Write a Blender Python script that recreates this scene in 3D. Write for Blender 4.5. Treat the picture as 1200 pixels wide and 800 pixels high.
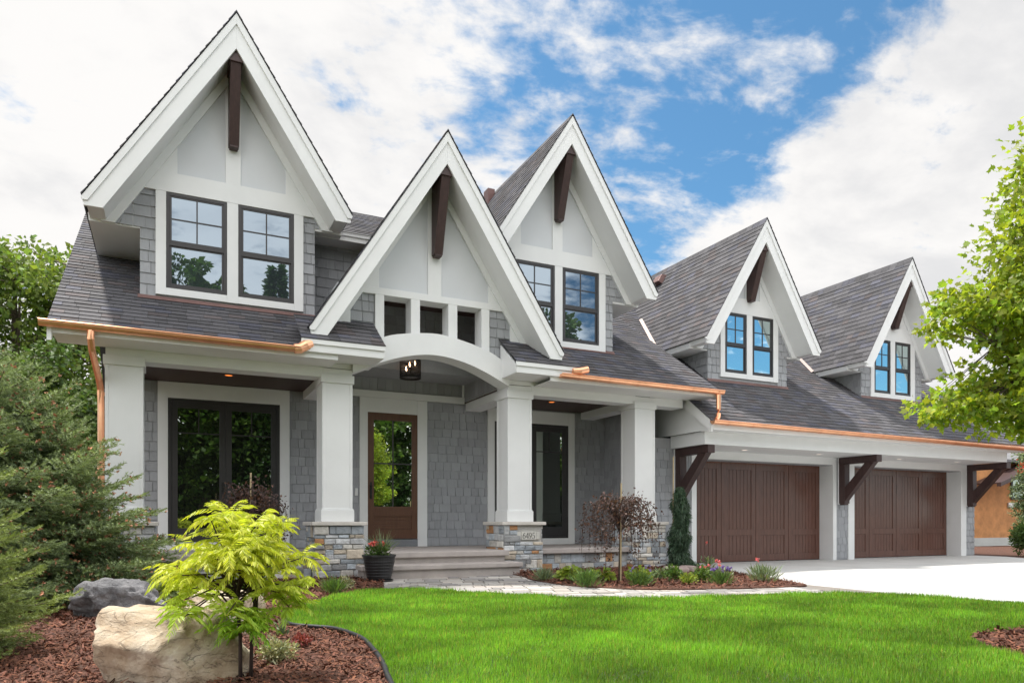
import bpy, math, random
import numpy as np
from mathutils import Vector
from math import sin, cos, pi, radians

scene = bpy.context.scene
for _o in list(bpy.data.objects):
    bpy.data.objects.remove(_o)

# ------------------------------------------------------------------ camera
EYE = 0.87
YAW = radians(25.75)
cam_d = bpy.data.cameras.new("camera")
cam = bpy.data.objects.new("camera", cam_d)
scene.collection.objects.link(cam)
cam.location = (0, 0, EYE)
cam.rotation_euler = (radians(90), 0, -YAW)
cam_d.sensor_width = 36.0
cam_d.lens = 25.2
cam_d.shift_y = 211.0 / 1200.0
cam_d.clip_start = 0.05
cam_d.clip_end = 3000
scene.camera = cam

# ------------------------------------------------------------------ light
SUN_TRAVEL = Vector((0.20, -0.33, -0.95)).normalized()
sun_pos = -SUN_TRAVEL
SUN_EL = math.asin(sun_pos.z)
SUN_AZ = math.atan2(sun_pos.x, sun_pos.y)
sun_d = bpy.data.lights.new("sun", 'SUN')
sun_d.energy = 3.6
sun_d.angle = radians(3.5)
sun_d.color = (1.0, 0.95, 0.87)
sun = bpy.data.objects.new("sun", sun_d)
sun.rotation_euler = SUN_TRAVEL.to_track_quat('-Z', 'Y').to_euler()
sun.location = (-8, 20, 30)
scene.collection.objects.link(sun)

world = bpy.data.worlds.new("World")
scene.world = world
world.use_nodes = True
wn, wl = world.node_tree.nodes, world.node_tree.links
wn.clear()


def N(nt, typ, **kw):
    n = nt.nodes.new(typ)
    for k, v in kw.items():
        setattr(n, k, v)
    return n


def wmath(op, a, b=None, clamp=False):
    n = N(world.node_tree, 'ShaderNodeMath', operation=op, use_clamp=clamp)
    for i, x in enumerate((a, b)):
        if x is None:
            continue
        if isinstance(x, (int, float)):
            n.inputs[i].default_value = x
        else:
            wl.new(x, n.inputs[i])
    return n.outputs[0]


def wsmooth(x, lo, hi):
    n = N(world.node_tree, 'ShaderNodeMapRange', interpolation_type='SMOOTHSTEP')
    wl.new(x, n.inputs['Value'])
    n.inputs['From Min'].default_value = lo
    n.inputs['From Max'].default_value = hi
    return n.outputs['Result']


sky = wn.new('ShaderNodeTexSky')
sky.sky_type = 'NISHITA'
sky.sun_disc = False
sky.sun_elevation = SUN_EL
sky.sun_rotation = SUN_AZ % (2 * pi)
sky.air_density = 1.0
sky.dust_density = 0.6
sky.ozone_density = 1.6
tc = wn.new('ShaderNodeTexCoord')
nrm = wn.new('ShaderNodeVectorMath'); nrm.operation = 'NORMALIZE'
wl.new(tc.outputs['Generated'], nrm.inputs[0])
sep = wn.new('ShaderNodeSeparateXYZ'); wl.new(nrm.outputs[0], sep.inputs[0])
zc = wmath('ADD', wmath('MAXIMUM', sep.outputs[2], 0.0), 0.22)
px_ = wmath('DIVIDE', sep.outputs[0], zc)
py_ = wmath('DIVIDE', sep.outputs[1], zc)
comb = wn.new('ShaderNodeCombineXYZ')
wl.new(px_, comb.inputs[0]); wl.new(py_, comb.inputs[1])


def wnoise(scale, detail, rough, off=(0, 0, 0), stretch=(1, 1, 1), rot=0.0, dist=0.0):
    mp = wn.new('ShaderNodeMapping')
    mp.inputs['Location'].default_value = off
    mp.inputs['Scale'].default_value = stretch
    mp.inputs['Rotation'].default_value = (0, 0, rot)
    wl.new(comb.outputs[0], mp.inputs[0])
    t = wn.new('ShaderNodeTexNoise')
    t.inputs['Scale'].default_value = scale
    t.inputs['Detail'].default_value = detail
    t.inputs['Roughness'].default_value = rough
    t.inputs['Distortion'].default_value = dist
    wl.new(mp.outputs[0], t.inputs['Vector'])
    return t.outputs['Fac']


def wdir(v):
    n = wn.new('ShaderNodeVectorMath'); n.operation = 'DOT_PRODUCT'
    wl.new(nrm.outputs[0], n.inputs[0])
    n.inputs[1].default_value = Vector(v).normalized()
    return n.outputs['Value']


n_big = wnoise(1.1, 4, 0.55, (3.1, 1.2, 0))
n_mid = wnoise(4.2, 8, 0.62, (0.3, 5.0, 0), (1.0, 1.25, 1), 0.5, 0.25)
n_fine = wnoise(13.0, 6, 0.6, (2.0, 0.0, 0), (1, 1.4, 1), 0.5, 0.2)
dens = wmath('SUBTRACT', wmath('ADD', wmath('MULTIPLY', n_big, 0.55),
             wmath('ADD', wmath('MULTIPLY', n_mid, 1.35), wmath('MULTIPLY', n_fine, 0.70))), 0.80)
# a band of clear sky between a high mottled deck (left) and a large bank of cloud (right)
def wn_dot(v):
    n = wn.new('ShaderNodeVectorMath'); n.operation = 'DOT_PRODUCT'
    wl.new(nrm.outputs[0], n.inputs[0]); n.inputs[1].default_value = v
    return n.outputs['Value']


side_ = wn_dot((-0.694, 0.213, 0.688))
front = wsmooth(sep.outputs[1], -0.05, 0.15)
band = wmath('MULTIPLY', wsmooth(side_, -0.04, 0.01), wmath('SUBTRACT', 1.0, wsmooth(side_, 0.05, 0.24)))
blue = wmath('ADD', wmath('MULTIPLY', wmath('MULTIPLY', band, front), 0.17),
             wmath('MULTIPLY', wsmooth(wdir((0.76, -0.70, 0.25)), 0.945, 0.985), 0.42))
white = wmath('ADD', wmath('MULTIPLY', wsmooth(wdir((-0.15, 1.0, 0.45)), 0.80, 0.97), 0.30),
              wmath('ADD', wmath('MULTIPLY', wmath('MULTIPLY', wsmooth(side_, 0.0, -0.09), front), 0.33),
                    wmath('MULTIPLY', wmath('SUBTRACT', 1.0, front), 0.16)))
mask = wsmooth(wmath('ADD', wmath('SUBTRACT', dens, blue), white), 0.28, 0.70)
cloud = wn.new('ShaderNodeMixRGB')
cloud.inputs[1].default_value = (9.2, 9.05, 8.9, 1)
cloud.inputs[2].default_value = (7.4, 7.4, 7.5, 1)
shade = wsmooth(wmath('ADD', wnoise(2.6, 7, 0.6, (7.0, 3.0, 0), (1, 1.2, 1), 0.4, 0.2),
                      wmath('MULTIPLY', wsmooth(wdir((1.05, 0.45, 0.45)), 0.9, 0.99), 0.10)), 0.46, 0.74)
wl.new(shade, cloud.inputs[0])
skyg = wn.new('ShaderNodeMixRGB'); skyg.blend_type = 'MULTIPLY'; skyg.inputs[0].default_value = 1.0
wl.new(sky.outputs[0], skyg.inputs[1])
skyg.inputs[2].default_value = (0.72, 1.14, 1.24, 1)
mixw = wn.new('ShaderNodeMixRGB')
# the clouds opposite the sun are front-lit and brighter than those towards it
lit = wn.new('ShaderNodeVectorMath'); lit.operation = 'SCALE'
wl.new(cloud.outputs[0], lit.inputs[0])
wl.new(wmath('ADD', 0.86, wmath('MULTIPLY', wmath('SUBTRACT', 1.0, wsmooth(sep.outputs[1], -0.3, 0.25)), 1.30)), lit.inputs['Scale'])
wl.new(mask, mixw.inputs[0]); wl.new(skyg.outputs[0], mixw.inputs[1]); wl.new(lit.outputs[0], mixw.inputs[2])
bg = wn.new('ShaderNodeBackground'); bg.inputs['Strength'].default_value = 0.075
wl.new(mixw.outputs[0], bg.inputs['Color'])
wout = wn.new('ShaderNodeOutputWorld'); wl.new(bg.outputs[0], wout.inputs['Surface'])

scene.view_settings.view_transform = 'Standard'
scene.view_settings.look = 'None'
scene.view_settings.gamma = 1.0
scene.view_settings.exposure = 0.74
scene.view_settings.use_curve_mapping = False
scene.render.engine = 'CYCLES'
scene.cycles.max_bounces = 8
scene.cycles.diffuse_bounces = 4
scene.cycles.glossy_bounces = 4
scene.cycles.transmission_bounces = 4
scene.cycles.transparent_max_bounces = 8
scene.cycles.sample_clamp_indirect = 8
scene.cycles.use_denoising = True
scene.cycles.use_adaptive_sampling = True

# ------------------------------------------------------------------ materials
MATS = {}


def mat(name, col, rough=0.6, var=0.12, scale=5.0, bump=0.0, bscale=60.0, metal=0.0, tint=False,
        leaf=0.0, spec=0.5, stretch=(1, 1, 1), detail=4, coat=0.0, dist=0.01):
    m = bpy.data.materials.new(name)
    m.use_nodes = True
    nt = m.node_tree
    b = nt.nodes['Principled BSDF']
    out = nt.nodes['Material Output']
    b.inputs['Roughness'].default_value = rough
    b.inputs['Metallic'].default_value = metal
    b.inputs['Specular IOR Level'].default_value = spec
    b.inputs['Coat Weight'].default_value = coat
    b.inputs['Coat Roughness'].default_value = 0.15
    tcn = N(nt, 'ShaderNodeTexCoord')
    mp = N(nt, 'ShaderNodeMapping')
    mp.inputs['Scale'].default_value = stretch
    nt.links.new(tcn.outputs['Object'], mp.inputs[0])
    nz = N(nt, 'ShaderNodeTexNoise')
    nz.inputs['Scale'].default_value = scale
    nz.inputs['Detail'].default_value = detail
    nz.inputs['Roughness'].default_value = 0.6
    nt.links.new(mp.outputs[0], nz.inputs['Vector'])
    rng = N(nt, 'ShaderNodeMapRange')
    rng.inputs['From Min'].default_value = 0.25
    rng.inputs['From Max'].default_value = 0.75
    rng.inputs['To Min'].default_value = 1 - var
    rng.inputs['To Max'].default_value = 1 + var
    nt.links.new(nz.outputs['Fac'], rng.inputs['Value'])
    mul = N(nt, 'ShaderNodeVectorMath', operation='SCALE')
    if tint:
        at = N(nt, 'ShaderNodeAttribute', attribute_name='tint')
        vm = N(nt, 'ShaderNodeVectorMath', operation='MULTIPLY')
        vm.inputs[1].default_value = col
        nt.links.new(at.outputs['Color'], vm.inputs[0])
        nt.links.new(vm.outputs[0], mul.inputs[0])
    else:
        mul.inputs[0].default_value = col
    nt.links.new(rng.outputs[0], mul.inputs['Scale'])
    nt.links.new(mul.outputs[0], b.inputs['Base Color'])
    if bump > 0:
        bz = N(nt, 'ShaderNodeTexNoise')
        bz.inputs['Scale'].default_value = bscale
        bz.inputs['Detail'].default_value = 5
        nt.links.new(mp.outputs[0], bz.inputs['Vector'])
        bn = N(nt, 'ShaderNodeBump')
        bn.inputs['Strength'].default_value = bump
        bn.inputs['Distance'].default_value = dist
        nt.links.new(bz.outputs['Fac'], bn.inputs['Height'])
        nt.links.new(bn.outputs[0], b.inputs['Normal'])
    if leaf > 0:
        tr = N(nt, 'ShaderNodeBsdfTranslucent')
        tm = N(nt, 'ShaderNodeVectorMath', operation='MULTIPLY')
        tm.inputs[1].default_value = (1.35, 1.45, 0.7)
        nt.links.new(mul.outputs[0], tm.inputs[0])
        nt.links.new(tm.outputs[0], tr.inputs['Color'])
        mx = N(nt, 'ShaderNodeMixShader')
        mx.inputs[0].default_value = leaf
        nt.links.new(b.outputs[0], mx.inputs[1])
        nt.links.new(tr.outputs[0], mx.inputs[2])
        nt.links.new(mx.outputs[0], out.inputs['Surface'])
    MATS[name] = m
    return m


def emit(name, col, s):
    m = bpy.data.materials.new(name)
    m.use_nodes = True
    nt = m.node_tree
    nt.nodes.clear()
    e = N(nt, 'ShaderNodeEmission')
    e.inputs[0].default_value = (*col, 1)
    e.inputs[1].default_value = s
    o = N(nt, 'ShaderNodeOutputMaterial')
    nt.links.new(e.outputs[0], o.inputs[0])
    MATS[name] = m
    return m


def glass_mat(name, base, refl, tint, rough=0.01):
    """window glass over an unlit room: dark base plus a coated mirror-like reflection"""
    m = bpy.data.materials.new(name)
    m.use_nodes = True
    nt = m.node_tree
    nt.nodes.clear()
    d = N(nt, 'ShaderNodeBsdfDiffuse'); d.inputs[0].default_value = (*base, 1)
    g = N(nt, 'ShaderNodeBsdfGlossy'); g.inputs[0].default_value = (*tint, 1)
    g.inputs['Roughness'].default_value = rough
    lw = N(nt, 'ShaderNodeLayerWeight'); lw.inputs[0].default_value = 0.35
    mr = N(nt, 'ShaderNodeMapRange')
    mr.inputs['To Min'].default_value = refl
    mr.inputs['To Max'].default_value = 1.0
    nt.links.new(lw.outputs['Fresnel'], mr.inputs['Value'])
    tcn = N(nt, 'ShaderNodeTexCoord')
    nz = N(nt, 'ShaderNodeTexNoise'); nz.inputs['Scale'].default_value = 1.3
    nt.links.new(tcn.outputs['Object'], nz.inputs['Vector'])
    bn = N(nt, 'ShaderNodeBump'); bn.inputs['Strength'].default_value = 0.02
    bn.inputs['Distance'].default_value = 0.05
    nt.links.new(nz.outputs['Fac'], bn.inputs['Height'])
    nt.links.new(bn.outputs[0], g.inputs['Normal'])
    mx = N(nt, 'ShaderNodeMixShader')
    nt.links.new(mr.outputs[0], mx.inputs[0])
    nt.links.new(d.outputs[0], mx.inputs[1]); nt.links.new(g.outputs[0], mx.inputs[2])
    o = N(nt, 'ShaderNodeOutputMaterial'); nt.links.new(mx.outputs[0], o.inputs[0])
    MATS[name] = m
    return m


WHITE = mat('white_paint', (0.74, 0.75, 0.755), 0.5, 0.035, 2.5, 0.05, 90)
PANEL = mat('pale_grey_paint', (0.60, 0.62, 0.65), 0.6, 0.03, 2.0, 0.04, 60)
SIDING = mat('grey_shingle_siding', (0.315, 0.325, 0.345), 0.75, 0.07, 9, 0.35, 50, tint=True, stretch=(3, 3, 0.6))
BOARDS = mat('grey_board_siding', (0.31, 0.315, 0.33), 0.75, 0.08, 6, 0.1, 40, tint=True, stretch=(2, 2, 0.5))
ROOF = mat('asphalt_shingle', (0.080, 0.078, 0.086), 0.85, 0.22, 45, 0.6, 220, tint=True)
ROOFBACK = mat('roof_underlay', (0.02, 0.018, 0.018), 0.9, 0.1)
COPPER = mat('copper', (0.95, 0.50, 0.30), 0.40, 0.18, 3.0, 0.03, 30, metal=1.0)
FLASH = mat('weathered_copper_flashing', (0.15, 0.085, 0.078), 0.5, 0.2, 8, metal=0.4)
VALLEY = mat('valley_metal', (0.62, 0.5, 0.45), 0.4, 0.1, 5, metal=0.6)
TIMBER = mat('dark_stained_timber', (0.048, 0.024, 0.022), 0.5, 0.35, 6, 0.15, 40, stretch=(6, 6, 0.7))
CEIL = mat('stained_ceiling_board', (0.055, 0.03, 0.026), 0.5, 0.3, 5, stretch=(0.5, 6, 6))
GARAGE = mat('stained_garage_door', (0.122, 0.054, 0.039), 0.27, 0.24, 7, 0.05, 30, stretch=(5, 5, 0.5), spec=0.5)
DOORWOOD = mat('stained_entry_door', (0.105, 0.046, 0.026), 0.4, 0.22, 6, 0.05, 30, stretch=(6, 6, 0.6))
BRONZE = mat('bronze_window_frame', (0.036, 0.034, 0.036), 0.4, 0.1)
BLACK = mat('black_metal', (0.012, 0.012, 0.013), 0.4, 0.1)
KICK = mat('grey_kick_board', (0.19, 0.20, 0.22), 0.6, 0.06)
STONE = mat('ledge_stone', (1.0, 1.0, 1.0), 0.8, 0.28, 9, 0.7, 22, tint=True, detail=7, dist=0.02)
MORTAR = mat('mortar', (0.44, 0.43, 0.41), 0.9, 0.1, 20, 0.5, 120)
CAPST = mat('cut_limestone', (0.58, 0.55, 0.51), 0.75, 0.12, 9, 0.2, 70)
TREAD = mat('bluestone_tread', (0.40, 0.36, 0.34), 0.7, 0.12, 6, 0.15, 80)
PLAQ = mat('plaque_stone', (0.55, 0.54, 0.50), 0.8, 0.1, 12, 0.2, 60)
INK = mat('engraved_ink', (0.03, 0.03, 0.03), 0.8, 0.05)
CONC = mat('concrete', (0.47, 0.47, 0.46), 0.8, 0.13, 0.9, 0.15, 150, detail=8)
PAVER = mat('tumbled_paver', (0.80, 0.775, 0.75), 0.8, 0.2, 14, 0.4, 90, tint=True)
GAP = mat('paver_joint_sand', (0.20, 0.18, 0.16), 0.9, 0.15, 30)
MULCH = mat('bark_mulch', (0.10, 0.040, 0.023), 0.9, 0.6, 22, 1.0, 60, detail=8, dist=0.03)
CHIP = mat('bark_chip', (0.150, 0.056, 0.031), 0.85, 0.3, 60, tint=True)
SOIL = mat('lawn_soil', (0.035, 0.06, 0.016), 0.9, 0.3, 14, 0.5, 70)
EARTH = mat('open_ground', (0.07, 0.09, 0.03), 0.95, 0.4, 1.2, 0.6, 12)
GRASS = mat('grass_blade', (0.165, 0.340, 0.034), 0.55, 0.42, 1.1, tint=True, leaf=0.4, spec=0.3)
BARK = mat('bark', (0.10, 0.075, 0.055), 0.9, 0.35, 14, 0.6, 60, stretch=(3, 3, 0.7))
DARKBARK = mat('dark_twig', (0.05, 0.032, 0.028), 0.85, 0.3, 20)
STAKE = mat('bamboo_stake', (0.42, 0.33, 0.20), 0.7, 0.2, 12)
POT = mat('charcoal_pot', (0.020, 0.020, 0.022), 0.35, 0.15, 6)
EDGE = mat('black_edging', (0.015, 0.016, 0.02), 0.5, 0.1)
TANROCK = mat('tan_boulder', (0.62, 0.49, 0.345), 0.8, 0.36, 3.2, 0.8, 9, detail=9, dist=0.05)
def rock_mat(name, cols, scale):
    """weathered stone: patches of several mineral colours, dark seams and a pitted surface"""
    m = bpy.data.materials.new(name); m.use_nodes = True
    nt = m.node_tree; b = nt.nodes['Principled BSDF']; b.inputs['Roughness'].default_value = 0.85
    tcn = N(nt, 'ShaderNodeTexCoord')
    n1 = N(nt, 'ShaderNodeTexNoise'); n1.inputs['Scale'].default_value = scale; n1.inputs['Detail'].default_value = 9; n1.inputs['Roughness'].default_value = 0.68; n1.inputs['Distortion'].default_value = 0.8
    nt.links.new(tcn.outputs['Object'], n1.inputs['Vector'])
    cr = N(nt, 'ShaderNodeValToRGB')
    cr.color_ramp.elements[0].position = 0.28; cr.color_ramp.elements[1].position = 0.74
    cr.color_ramp.elements[0].color = (*cols[0], 1); cr.color_ramp.elements[1].color = (*cols[-1], 1)
    for i, c in enumerate(cols[1:-1]):
        e = cr.color_ramp.elements.new(0.28 + 0.46 * (i + 1) / (len(cols) - 1)); e.color = (*c, 1)
    nt.links.new(n1.outputs['Fac'], cr.inputs[0])
    mp = N(nt, 'ShaderNodeMapping'); mp.inputs['Rotation'].default_value = (0.5, 0.3, 0.9); mp.inputs['Scale'].default_value = (1, 1, 2.6)
    nt.links.new(tcn.outputs['Object'], mp.inputs[0])
    wv = N(nt, 'ShaderNodeTexNoise'); wv.inputs['Scale'].default_value = scale * 1.1; wv.inputs['Detail'].default_value = 4; wv.inputs['Distortion'].default_value = 1.5
    nt.links.new(mp.outputs[0], wv.inputs['Vector'])
    ab = N(nt, 'ShaderNodeMath', operation='SUBTRACT'); ab.inputs[1].default_value = 0.5
    nt.links.new(wv.outputs['Fac'], ab.inputs[0])
    ab2 = N(nt, 'ShaderNodeMath', operation='ABSOLUTE'); nt.links.new(ab.outputs[0], ab2.inputs[0])
    mr = N(nt, 'ShaderNodeMapRange'); mr.inputs['From Max'].default_value = 0.018; mr.inputs['To Min'].default_value = 0.62
    nt.links.new(ab2.outputs[0], mr.inputs['Value'])
    sc = N(nt, 'ShaderNodeVectorMath', operation='SCALE')
    nt.links.new(cr.outputs[0], sc.inputs[0]); nt.links.new(mr.outputs[0], sc.inputs['Scale'])
    nt.links.new(sc.outputs[0], b.inputs['Base Color'])
    n2 = N(nt, 'ShaderNodeTexNoise'); n2.inputs['Scale'].default_value = scale * 4; n2.inputs['Detail'].default_value = 10; n2.inputs['Roughness'].default_value = 0.7
    nt.links.new(tcn.outputs['Object'], n2.inputs['Vector'])
    ad = N(nt, 'ShaderNodeMath', operation='MULTIPLY_ADD'); ad.inputs[1].default_value = 0.35
    nt.links.new(mr.outputs[0], ad.inputs[0]); nt.links.new(n2.outputs['Fac'], ad.inputs[2])
    bn = N(nt, 'ShaderNodeBump'); bn.inputs['Strength'].default_value = 0.9; bn.inputs['Distance'].default_value = 0.035
    nt.links.new(ad.outputs[0], bn.inputs['Height']); nt.links.new(bn.outputs[0], b.inputs['Normal'])
    return m


TANROCK = rock_mat('tan_boulder_stone', [(0.28, 0.19, 0.12), (0.48, 0.37, 0.26), (0.64, 0.55, 0.43), (0.80, 0.76, 0.68)], 3.4)
GREYROCK = rock_mat('grey_boulder_stone', [(0.06, 0.058, 0.06), (0.13, 0.13, 0.14), (0.22, 0.215, 0.225), (0.40, 0.40, 0.42)], 5.0)
GREYROCK_PLAIN = mat('grey_boulder', (0.20, 0.20, 0.215), 0.8, 0.5, 5, 0.8, 10, detail=9, dist=0.05)
PINKROCK = mat('pink_fieldstone', (0.30, 0.23, 0.21), 0.8, 0.35, 8, 0.6, 20)
PLY = mat('osb_sheathing', (0.50, 0.23, 0.085), 0.8, 0.28, 3.5, 0.1, 60)
NROOF = mat('neighbour_roof', (0.16, 0.16, 0.17), 0.85, 0.15, 8)
TENT = mat('white_sheet', (0.75, 0.75, 0.75), 0.6, 0.03)
G_UP = glass_mat('upper_window_glass', (0.035, 0.045, 0.05), 0.22, (0.72, 0.86, 1.0))
G_BLUE = glass_mat('dormer_window_glass', (0.03, 0.05, 0.06), 0.85, (0.85, 1.0, 1.0))
G_LOW = glass_mat('porch_window_glass', (0.012, 0.013, 0.012), 0.26, (0.85, 0.95, 0.85))
G_DOOR = glass_mat('entry_door_glass', (0.015, 0.018, 0.012), 0.55, (0.9, 1.0, 0.85))
LAMP = emit('warm_lamp', (1.0, 0.26, 0.05), 0.9)
LAMPW = emit('pale_lamp', (1.0, 0.80, 0.66), 1.3)
BULB = emit('candle_bulb', (1.0, 0.62, 0.34), 6.0)

LEAF_LIME = mat('golden_sumac_leaf', (0.48, 0.545, 0.055), 0.5, 0.15, 6, tint=True, leaf=0.4)
LEAF_MAPLE = mat('maple_leaf', (0.33, 0.40, 0.05), 0.5, 0.3, 3, tint=True, leaf=0.45)
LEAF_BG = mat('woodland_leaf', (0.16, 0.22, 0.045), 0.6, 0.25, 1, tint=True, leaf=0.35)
LEAF_DARK = mat('dark_green_leaf', (0.095, 0.155, 0.04), 0.6, 0.3, 0.8, tint=True, leaf=0.3)  # deeper leaf green of the darker trees, shrub and woodland
LEAF_PURP = mat('purple_leaf', (0.085, 0.045, 0.038), 0.6, 0.3, 10, tint=True, leaf=0.25)
NEEDLE = mat('blue_spruce_needle', (0.185, 0.245, 0.115), 0.6, 0.2, 4, tint=True, leaf=0.15)
NEEDLE_L = mat('bright_spruce_needle', (0.20, 0.26, 0.085), 0.6, 0.2, 4, tint=True, leaf=0.2)
NEEDLE_D = mat('weeping_spruce_needle', (0.045, 0.085, 0.045), 0.6, 0.2, 8, tint=True, leaf=0.15)
LEAF_G = mat('green_leaf', (0.10, 0.17, 0.04), 0.55, 0.2, 10, tint=True, leaf=0.3)
LEAF_HOSTA = mat('lime_leaf', (0.26, 0.33, 0.05), 0.5, 0.2, 10, tint=True, leaf=0.35)
LEAF_SAGE = mat('sage_leaf', (0.19, 0.24, 0.13), 0.6, 0.2, 10, tint=True, leaf=0.25)
LEAF_VAR = mat('cream_variegated_leaf', (0.42, 0.42, 0.26), 0.6, 0.3, 40, tint=True, leaf=0.2)
PETAL_R = mat('coral_petal', (0.70, 0.12, 0.10), 0.5, 0.2, 20, tint=True, leaf=0.3)
RED_LEAF = mat('dark_red_leaf', (0.26, 0.055, 0.05), 0.6, 0.3, 20, tint=True, leaf=0.2)
PETAL_P = mat('pink_petal', (0.75, 0.20, 0.25), 0.5, 0.2, 20, tint=True, leaf=0.3)
PETAL_V = mat('violet_petal', (0.20, 0.13, 0.42), 0.5, 0.2, 20, tint=True, leaf=0.3)
BUD = mat('spruce_bud', (0.45, 0.22, 0.13), 0.7, 0.2, 20, tint=True)

# ------------------------------------------------------------------ helpers
ORG = {}


def link(o, parent=None):
    scene.collection.objects.link(o)
    if parent is not None:
        o.parent = parent
    return o


def tag(o, label=None, cat=None, group=None, kind=None):
    if label: o['label'] = label
    if cat: o['category'] = cat
    if group: o['group'] = group
    if kind: o['kind'] = kind
    return o


def empty(name, loc, label, cat, group=None):
    o = bpy.data.objects.new(name, None)
    o.empty_display_size = 0.2
    link(o)
    o.location = loc
    ORG[o.name] = Vector(loc)
    tag(o, label, cat, group)
    return o


def np_mesh(name, V, faces, mats, parent=None, tint=None, org=None, smooth=False):
    """V (n,3); faces: list of (m,k) int arrays; tint: per-face (M,3) over all faces in order"""
    if org is None:
        org = ORG.get(parent.name, Vector((0, 0, 0))) if parent is not None else Vector((0, 0, 0))
    V = np.asarray(V, dtype=np.float32) - np.array(org, dtype=np.float32)
    me = bpy.data.meshes.new(name)
    me.vertices.add(len(V))
    me.vertices.foreach_set('co', V.ravel())
    faces = [np.asarray(f, dtype=np.int32) for f in faces if len(f)]
    loops = np.concatenate([f.ravel() for f in faces])
    sizes = np.concatenate([np.full(len(f), f.shape[1], dtype=np.int32) for f in faces])
    me.loops.add(len(loops))
    me.loops.foreach_set('vertex_index', loops)
    me.polygons.add(len(sizes))
    starts = np.concatenate([[0], np.cumsum(sizes)[:-1]]).astype(np.int32)
    me.polygons.foreach_set('loop_start', starts)
    me.update(calc_edges=True)
    if smooth:
        me.polygons.foreach_set('use_smooth', np.ones(len(sizes), dtype=bool))
    if tint is not None:
        a = me.color_attributes.new('tint', 'FLOAT_COLOR', 'CORNER')
        tt = np.repeat(np.asarray(tint, dtype=np.float32), sizes, axis=0)
        tt = np.concatenate([tt, np.ones((len(tt), 1), dtype=np.float32)], axis=1)
        a.data.foreach_set('color', tt.ravel())
    me.materials.append(mats)
    me.validate()
    o = bpy.data.objects.new(name, me)
    link(o, parent)
    if parent is not None:
        ORG[o.name] = Vector(org)
    else:
        o.location = org
        ORG[o.name] = Vector(org)
    return o


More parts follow.
